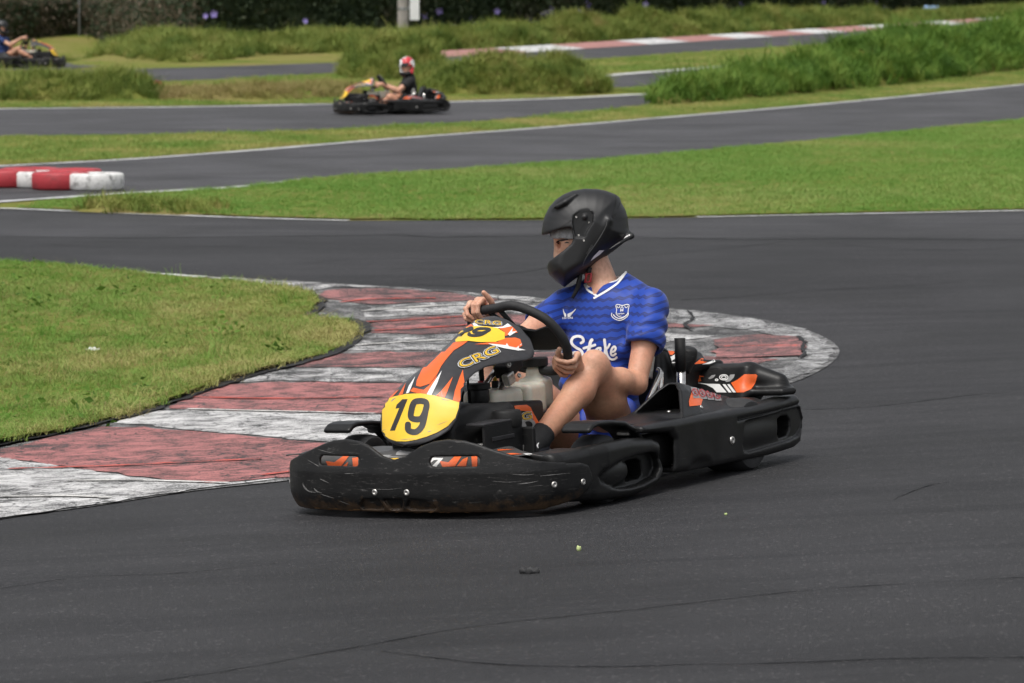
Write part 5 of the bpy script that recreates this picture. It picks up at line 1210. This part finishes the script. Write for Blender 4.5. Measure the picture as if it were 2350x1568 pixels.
def f_shirt(p):
    d = ell(p, (-.548, .045, .560), (.112, .172, .160)); d = smin(d, ell(p, (-.515, .020, .36), (.118, .160, .19)), .10)
    d = smin(d, cap(p, (-.560, .230, .645), (-.545, -.120, .655), .060), .06); d = smin(d, ell(p, (-.575, .045, .690), (.085, .12, .065)), .05)
    d = smin(d, cap(p, (-.610, .095, .742), (-.565, .235, .672), .042, .045), .03); d = smin(d, cap(p, (-.600, -.018, .742), (-.55, -.120, .682), .042, .042), .03)
    d = smin(d, ell(p, (-.515, .01, .245), (.115, .168, .085)), .06)
    sl = cap(p, JL['sh'], SL, .060, .079); ax = A3(*SL) - A3(*JL['sh']); ax /= np.linalg.norm(ax); sl = smax(sl, (p - A3(*SL)) @ ax - .012, .008); d = smin(d, sl, .035)
    sr = cap(p, JR['sh'], SR, .060, .066); ax = A3(*SR) - A3(*JR['sh']); ax /= np.linalg.norm(ax); sr = smax(sr, (p - A3(*SR)) @ ax - .012, .008); d = smin(d, sr, .03)
    d = d - fold(p) + .003 * np.exp(-((p[:, 2] - .19) / .05) ** 2)
    d = smax(d, -smin(cap(p, (-.600, .030, .900), (-.585, .036, .775), .085, .070), cap(p, (-.570, .036, .80), (-.488, .036, .712), .050, .012), .02), .006)
    for a_, b_, r_ in ((SL, JL['el'], .058), (SR, JR['el'], .056)): d = smax(d, -cap(p, lerp(a_, b_, -.10), b_, r_), .006)
    return d
shirt = solid('jersey', f_shirt, (-.82, -.38, .13), (-.28, .42, .86), .0050, M_BLUE, driver, 1, 1, 1.4); SHB = bvh_of(shirt)
# white V collar follows the cut edge of the jersey
def near_cut(q):
    h = SHB.find_nearest(Vector(q)); return np.array(h[0]) + np.array(h[1]) * .001
cp = [(-.497, .036, .704), (-.512, .056, .722), (-.545, .088, .752), (-.600, .112, .782), (-.652, .06, .795), (-.640, -.02, .79), (-.575, -.040, .770), (-.530, -.020, .735), (-.508, .012, .716)]
pr = Print(SHB, .0022); pr.stroke(zz(z4, [(1262, 1160), (1245, 1195), (1160, 1300), (1040, 1384), (960, 1432), (872, 1482)]), 2.0, 5); pr.stroke(zz(z4, [(752, 1320), (785, 1378), (840, 1420), (905, 1456)]), 2.0, 5); pr.done('collar', M_WHITE_T, shirt)
tube('collar', [near_cut(q) for q in smooth_line(cp, 5, True)], .0045, M_WHITE_T, shirt, 8, True)
# prints on the jersey
pr = Print(SHB, .0018)
zs = Zm(2260, 1320, 9.79)
for st, w_ in (([(640, 510), (725, 450), (715, 340), (640, 270), (500, 250), (340, 300), (265, 430), (300, 560), (450, 690), (620, 790), (690, 900), (670, 1010), (560, 1110), (400, 1165), (290, 1090), (270, 980), (340, 890), (420, 875)], 2.7), ([(1060, 390), (1005, 480), (960, 700), (900, 900), (880, 1000)], 3.2), ([(750, 715), (900, 670), (1060, 630), (1180, 585)], 2.6), ([(1390, 705), (1290, 720), (1190, 820), (1140, 930), (1160, 1010), (1250, 1000), (1340, 880), (1400, 730), (1365, 900), (1380, 1010), (1430, 1020)], 2.3), ([(1550, 385), (1572, 560), (1588, 720), (1565, 900), (1535, 1035)], 2.7), ([(1750, 560), (1690, 680), (1620, 760), (1640, 900), (1700, 1050), (1800, 1140), (1900, 1145), (1990, 1100), (2020, 1060)], 2.2), ([(1870, 850), (1950, 810), (1985, 720), (1940, 650), (1870, 690), (1815, 800), (1805, 920), (1840, 985), (1905, 985), (1985, 925)], 2.2)):
    pr.stroke(zz(zs, st), w_, 6)
pr.done('sponsor_lettering', M_WHITE_T, shirt)
pr = Print(SHB, .0018)
for k in range(5):
    f = k / 4
    for sx, x0, x1 in ((-1, 912, 885), (1, 922, 990)):
        a = (x0 + sx * 2, 1108 - 4 * k); b = (x0 + (x1 - x0) * (.35 + .65 * f), 1098 - 46 * f)
        pr.stroke(zz(zc, [a, ((a[0] + b[0]) / 2 + sx * 6, (a[1] + b[1]) / 2 + 6), b]), 1.05, 3, False, [.5, 1.2, .4])
pr.text('CASTORE', zz(zc, [(876, 1130), (968, 1128), (968, 1113), (876, 1115)]), .02, 0, 1.15); pr.done('maker_logo', M_WHITE_T, shirt)
pr = Print(SHB, .0018)
pr.stroke(zz(zc, [(1302, 1022), (1320, 1016), (1352, 1024), (1384, 1016), (1404, 1020), (1402, 1040), (1398, 1060), (1396, 1084), (1378, 1104), (1348, 1116), (1322, 1108), (1304, 1088), (1308, 1060), (1304, 1040)]), .7, 3, True)
pr.stroke(zz(zc, [(1270, 1084), (1268, 1104), (1292, 1128), (1332, 1140), (1370, 1126), (1396, 1104), (1400, 1084)]), .8, 4); pr.stroke(zz(zc, [(1282, 1096), (1302, 1116), (1334, 1126), (1366, 1114), (1388, 1096)]), 1.0, 4)
pr.stroke(zz(zc, [(1338, 1070), (1340, 1046), (1350, 1032), (1358, 1046), (1356, 1068)]), .6, 2); pr.stroke(zz(zc, [(1342, 1058), (1354, 1056)]), .6, 2); pr.stroke(zz(zc, [(1340, 1066), (1356, 1064)]), .6, 2)
for cx in (1322, 1382): pr.stroke([zc(cx + 10 * math.cos(a * .55 - .4), 1032 + 10 * math.sin(a * .55 - .4)) for a in range(8)], .6, 2)
pr.text('Everton', zz(zc, [(1302, 1096), (1368, 1092), (1368, 1078), (1302, 1082)]), .015, .1); pr.text('1878', zz(zc, [(1320, 1110), (1344, 1109), (1344, 1102), (1320, 1103)]), .01); pr.done('club_crest', M_WHITE_T, shirt)
# shorts, socks, shoes
def f_short(p):
    d = ell(p, (-.50, .01, .180), (.12, .168, .085))
    for J in (JL, JR):
        q = A3(*lerp(J['hip'], J['kn'], .22 if J is JL else .02)); ax = A3(*J['kn']) - A3(*J['hip']); ax /= np.linalg.norm(ax)
        d = smin(d, smax(cap(p, J['hip'], J['kn'], .112), (p - q) @ ax, .008), .03)
    return d + .003 * np.sin(60 * p[:, 0] + 30 * p[:, 1])
solid('shorts', f_short, (-.68, -.28, .07), (-.24, .32, .40), .0065, M_SHORT, driver)
def f_sock(J): 
    a, k = np.array(J['an']), np.array(J['kn']); s0 = k + (a - k) * .86; ax = (a - k) / np.linalg.norm(a - k)
    return lambda p: smax(smin(cap(p, k + (a - k) * .70, a, .0475, .045), cap(p, a, a + A3(.07, .0, -.03), .045, .042), .02), -((p - s0) @ ax), .008)
def f_shoe(J):
    a = np.array(J['an']); return lambda p: smax(smin(cap(p, a + A3(.0, 0, -.025), a + A3(.10, -.005, -.045), .048, .044), cap(p, a + A3(.10, -.005, -.045), a + A3(.185, -.01, -.045), .044, .033), .02), -(p[:, 2] - a[2] + .095), .006)
for J in (JL, JR):
    a = np.array(J['an']); sk = solid('sock', f_sock(J), tuple(a - .12), tuple(a + .13), .0055, M_SOCK, driver); solid('shoe', f_shoe(J), tuple(a + A3(-.09, -.08, -.13)), tuple(a + A3(.26, .08, .06)), .006, plain('dark_shoe', (.02, .022, .03), .6), driver)
    if J is JL:
        skb = bvh_of(sk); pr = Print(skb, .0015); pr.stroke(zz(zm, [(1185, 1365), (1172, 1390), (1180, 1418)]), 1.3, 4, False, [.6, 1.2, .4]); pr.done('sock_logo', M_WHITE_T, sk)
# helmet
HOUT = [hz(*q) for q in [(205, 690), (213, 600), (228, 515), (255, 435), (305, 335), (380, 252), (480, 182), (600, 132), (750, 110), (900, 113), (1020, 136), (1125, 176), (1185, 215), (1215, 300), (1258, 370), (1285, 460), (1297, 560), (1303, 655), (1300, 720), (1240, 790), (1140, 870), (1060, 930), (950, 1005), (860, 1075), (760, 1165), (690, 1208), (600, 1262), (495, 1345), (395, 1275), (305, 1190), (285, 1120), (275, 1065), (255, 960), (225, 830)]]
HPORT = [hz(*q) for q in [(80, 705), (225, 692), (340, 660), (470, 622), (560, 612), (585, 642), (598, 760), (572, 812), (480, 892), (390, 960), (300, 1020), (272, 1064), (80, 1064)]]
def pillow(u, v, w_, poly, W, D, ins=0.0):
    d = -poly2(u, v, poly) - ins; D = D * np.interp(v, [-.12, .05], [.36, 1.0]); t = np.clip(d / D, 0, 1); th = W * np.sqrt(np.maximum(1 - (1 - t) ** 2, 0)); return np.where(d > 0, np.maximum(-d * 1.0, (np.abs(w_) - th) * np.sqrt(np.clip(1 - (1 - t) ** 2, .06, 1))), np.sqrt(d * d + w_ * w_))
def f_helm(p):
    u, v, w_ = huv(p); d = pillow(u, v, w_, HOUT, .132, .150)
    ridge = cap(p, hp(1040, 520, .118), hp(740, 1050, .085), .010); d = smin(d, ridge, .02)
    plate_ = np.maximum(poly2(u, v, [hz(*q) for q in [(600, 470), (700, 400), (780, 385), (840, 440), (835, 540), (770, 640), (730, 730), (630, 725), (598, 560)]]), -(np.abs(w_) - .119)); d = smax(d, -(plate_ - .002), .004)
    d = smin(d, cap(p, hp(742, 478, .105), hp(742, 478, .114), .011), .004); d = smin(d, cap(p, hp(742, 478, -.105), hp(742, 478, -.114), .011), .004)
    d = smin(d, rbox(p, hp(905, 190, 0), (.085, .0, .0), .0), .0) if 0 else d
    d = smin(d, chain(p, [hp(640, 190, .075), hp(500, 290, .098), hp(390, 350, .092)], [.004, .010, .008]), .012)
    d = smax(d, -cap(p, hp(345, 395, .098), hp(440, 325, .112), .007), .003); d = smin(d, cap(p, hp(1330, 705, .06), hp(1330, 705, -.06), .010), .03)
    d = smin(d, chain(p, [hp(1330, 712, .06), hp(1180, 800, .105), hp(1050, 880, .115)], [.008, .007, .004]), .012)
    port = np.maximum(poly2(u, v, HPORT), -.5)
    lipg = np.maximum(np.abs(port - .006) - .004, pillow(u, v, w_, HOUT, .134, .150) - .003)
    d = smax(d, -(port), .010)
    cav = pillow(u, v, w_, HOUT, .100, .125, .030); d = np.maximum(d, -cav)
    return d
helm = solid('helmet', f_helm, tuple(HC - .24), tuple(HC + .24), .005, M_HELM, driver, 1, 1, 1.6); HB = bvh_of(helm)
pr = Print(HB, .0012); pr.poly(zz(z4, [(820, 1015), (860, 955), (930, 882), (992, 880), (940, 930)])); pr.poly(zz(z4, [(1225, 742), (1260, 712), (1312, 682), (1318, 696), (1270, 722)])); pr.poly(zz(z4, [(222, 505), (232, 480), (240, 490), (238, 525), (228, 530)])); pr.done('reflector', M_WHITE_T, helm)
pr = Print(HB, .0010); pr.stroke(zz(z4, [(1035, 500), (1010, 590), (930, 730), (850, 850), (790, 930), (745, 1010), (722, 1080)]), .8, 4, False, [.2, 1, 1, 1, .4]); pr.text('SHIRO', zz(z4, [(785, 935), (855, 822), (835, 808), (765, 920)]), .01); pr.done('grey_line', M_HGREY, helm)
pr = Print(HB, .0008); pr.stroke(zz(z4, [(205, 668), (330, 640), (460, 585), (600, 490), (700, 415), (770, 385), (840, 440), (835, 545), (775, 640)]), .9, 4); pr.stroke(zz(z4, [(1140, 190), (1135, 300), (1105, 410), (1112, 480), (1190, 290)]), .9, 3); pr.stroke(zz(z4, [(655, 188), (600, 215), (500, 320), (340, 400), (380, 320), (490, 230), (655, 188)]), .7, 3)
pr.poly(zz(z4, [(335, 400), (380, 325), (470, 320), (400, 350)]), 2); pr.stroke(zz(z4, [(690, 640), (735, 560), (760, 545)]), 1.0, 3); pr.stroke(zz(z4, [(640, 520), (680, 450), (740, 425), (795, 460), (790, 530)]), 1.2, 3); pr.done('seam', M_HELM2, helm)
for q in ((643, 466), (797, 530), (673, 693), (738, 760)):
    h_ = cast(HB, *z4(*q))
    if h_[0] is not None: bolt(helm, h_[0], h_[1], .004)
tube('chin_strap', smooth_line([hp(700, 1150, .05), hp(680, 1250, .055), hp(650, 1370, .05), hp(590, 1485, .05)], 5), [.004 + .006 * math.sin(.3 + 2.6 * k / 15) for k in range(16)], M_HELM2, helm, 8)
tube('chin_strap', [hp(810, 1100, .06), hp(790, 1190, .058)], .009, M_HELM2, helm, 8)
def ring(pts, r, nm, m): tube(nm, pts, r, m, helm, 8, True)
ring([hp(765, 1185, .064), hp(825, 1175, .064), hp(815, 1280, .062), hp(752, 1285, .062)], .005, 'buckle', M_REDCAP)
# face details
pr = Print(BDB, .0012); pr.stroke(zz(z4, [(398, 778), (430, 765), (480, 752), (540, 745)]), 2.2, 3, False, [.5, 1, .9, .4]); pr.stroke(zz(z4, [(412, 793), (425, 800)]), 1.2, 2); pr.done('eyebrow', M_HAIR, body)
pr = Print(BDB, .0014); pr.stroke(zz(z4, [(500, 790), (525, 783), (552, 788)]), 1.4, 3, False, [.4, 1, .4]); pr.done('eye', M_INK, body)
def f_net(p):
    u, v, w_ = huv(p); return np.maximum(np.abs(head(p) - .007 - .002 * np.sin(180 * u) * np.sin(200 * w_)) - .005, poly2(u, v, [hz(*q) for q in [(300, 712), (360, 735), (410, 742), (480, 738), (560, 752), (640, 740), (640, 560), (300, 560)]]))
solid('liner', f_net, tuple(HC - .16), tuple(HC + .16), .004, M_NET, driver, 1, 1, 1.6)
# ------------------------------------------------------------------ the two karts further away, with their drivers
def kids(o): return [c for c in bpy.data.objects if c.parent == o]
def copy_tree(o, parent=None, skip=()):
    c = o.copy(); COL.objects.link(c); c.parent = parent
    if parent is not None: c.matrix_parent_inverse = o.matrix_parent_inverse.copy()
    for ch in kids(o):
        if ch.name.split('.')[0] not in skip: copy_tree(ch, c, skip)
    return c
def place(x, y, deg):
    gx, gy = G(x, y); z = float(zt(gx, gy)); tilt = math.atan((float(zt(gx, gy + .5)) - float(zt(gx, gy - .5))))
    return Matrix.Translation((gx, gy, z + .008)) @ Matrix.Rotation(tilt, 4, 'X') @ Matrix.Rotation(R(deg), 4, 'Z')
def recolour(o, m):
    for s in o.material_slots: s.link = 'OBJECT'; s.material = m
def helm_mat():
    a = NT('red_white_helmet'); p = a.pos(True); v = a.voro(p, 9, 'F1', 1.0, 'Color'); s = a.n('SeparateColor'); a.set(s.inputs[0], v)
    return a.out(a.ramp(s.outputs[0], [(.0, (.75, .74, .73)), (.34, (.02, .02, .02)), (.55, (.55, .04, .05)), (.80, (.02, .02, .02))], 'CONSTANT'), .25)
M_BLKT = plain('black_cotton', (.012, .012, .013), .85, bump=.3); M_NAVY = plain('navy_cotton', (.012, .030, .12), .8); M_DSHORT = plain('dark_shorts', (.014, .014, .016), .85)
k2m = place(882, 262, 195) @ Matrix.Scale(.90, 4); kart2 = copy_tree(kart); kart2.matrix_world = k2m; tag(kart2, 'racing kart with yellow nose crossing the middle track in the distance')
d2 = empty('person', k2m @ Matrix.Translation((-.46, 0, .12)) @ Matrix.Rotation(R(9), 4, 'Y') @ Matrix.Translation((.46, 0, -.185))); tag(d2, 'driver in a black t-shirt with a red and white helmet in the middle distance', 'person')
for ch in kids(driver):
    nm = ch.name.split('.')[0]
    if nm in ('liner',): continue
    q = mirror(ch, nm, d2)
    gr = {'jersey': .022, 'body': .008, 'shorts': .01}.get(nm, 0)       # a stockier person
    if gr:
        nn = np.empty(len(q.data.vertices) * 3); q.data.vertices.foreach_get('normal', nn); co = np.empty_like(nn); q.data.vertices.foreach_get('co', co); q.data.vertices.foreach_set('co', co + nn * gr); q.data.update()
    if nm == 'jersey': q.name = 't_shirt'; q.data.materials[0] = M_BLKT; tb = bvh_of(q); sh2 = q
    if nm == 'shorts': q.data.materials[0] = M_DSHORT
    if nm == 'helmet': q.data.materials[0] = helm_mat()
pr = Print(tb, .002); pr.stroke([(594 + 9 * math.cos(a * .7854), 330 + 8 * math.sin(a * .7854)) for a in range(8)], 3.5, 3, True); pr.done('shirt_print', M_GVIN, sh2)
k3m = place(56, 156, -14); kart3 = copy_tree(kart); kart3.matrix_world = k3m; tag(kart3, 'distant racing kart cut off by the left edge of the photo')
d3 = copy_tree(driver, None, ('sponsor_lettering', 'maker_logo', 'club_crest', 'collar')); d3.matrix_world = k3m; tag(d3, 'driver in a navy shirt and black helmet at the far left edge')
for ch in kids(d3):
    nm = ch.name.split('.')[0]
    if nm == 'jersey': recolour(ch, M_NAVY); ch.name = 't_shirt'
    if nm == 'shorts': recolour(ch, M_DSHORT)
    if nm in ('helmet', 'liner'): ch.location = Vector(HC) - Matrix.Rotation(R(50), 3, 'Z') @ Vector(HC); ch.rotation_euler = (0, 0, R(50))
tag(sheet('service_track', GP([(-250, 152), (-60, 150), (170, 149), (230, 152), (160, 159), (-60, 162), (-250, 163)]), M_ASPH2, .006, 1.0), kind='structure')

# ------------------------------------------------------------------ litter
def scrap(name, x, y, r, m, label, cat, flat=.35, seed=0, lift=.02):
    gx, gy = G(x, y); rr = np.random.default_rng(seed); ph = rr.uniform(0, 6, 6); e_ = np.array(r)
    f = lambda p: ell(p, (0, 0, r[2] * .8), r) + r[0] * .25 * np.sin(p[:, 0] / r[0] * 4 + ph[0]) * np.sin(p[:, 1] / r[1] * 3 + ph[1])
    V, F = surf(f, tuple(-e_ * 1.5), tuple(e_ * 1.6 + A3(0, 0, r[2])), max(r) / 9, 1, 2.0)
    o = mesh(name, V, F, m); o.location = (gx, gy, float(zt(gx, gy)) + lift); o.rotation_euler[2] = rr.uniform(-.4, .4); tag(o, label, cat); return o
M_PAPER = plain('paper', (.75, .75, .74), .8)
scrap('paper_scrap', 212, 820, (.034, .022, .010), M_PAPER, 'crumpled white paper scrap on the grass island', 'litter', seed=1, lift=.035)
scrap('rubber_scrap', 1215, 1320, (.030, .015, .008), M_RUB, 'small black rubber scrap on the asphalt in front of the kart', 'litter', seed=2, lift=.006)
scrap('leaf_scrap', 1328, 1268, (.007, .008, .009), plain('pale_leaf', (.50, .58, .25), .7), 'tiny pale green leaf on the asphalt in front of the kart', 'litter', seed=3, lift=.006)
scrap('leaf_scrap', 1666, 1186, (.005, .005, .004), plain('pale_leaf', (.45, .55, .22), .7), 'tiny green leaf speck on the asphalt beside the kart', 'litter', seed=4, lift=.006)
scrap('black_bag', 1258, 80, (.22, .15, .14), M_RUB, 'black bag lying on the grass row by the far kerb', 'bag', seed=6, lift=.5)
scrap('blue_sheet', 2135, 38, (.30, .2, .07), plain('blue_plastic', (.20, .33, .55), .5), 'pale blue plastic sheet in the grass at far right', 'litter', seed=7, lift=.25)
scrap('red_marker', 362, 216, (.07, .06, .04), M_TR, 'small red marker in the dry grass left of the second kart', 'marker', seed=8, lift=.18)
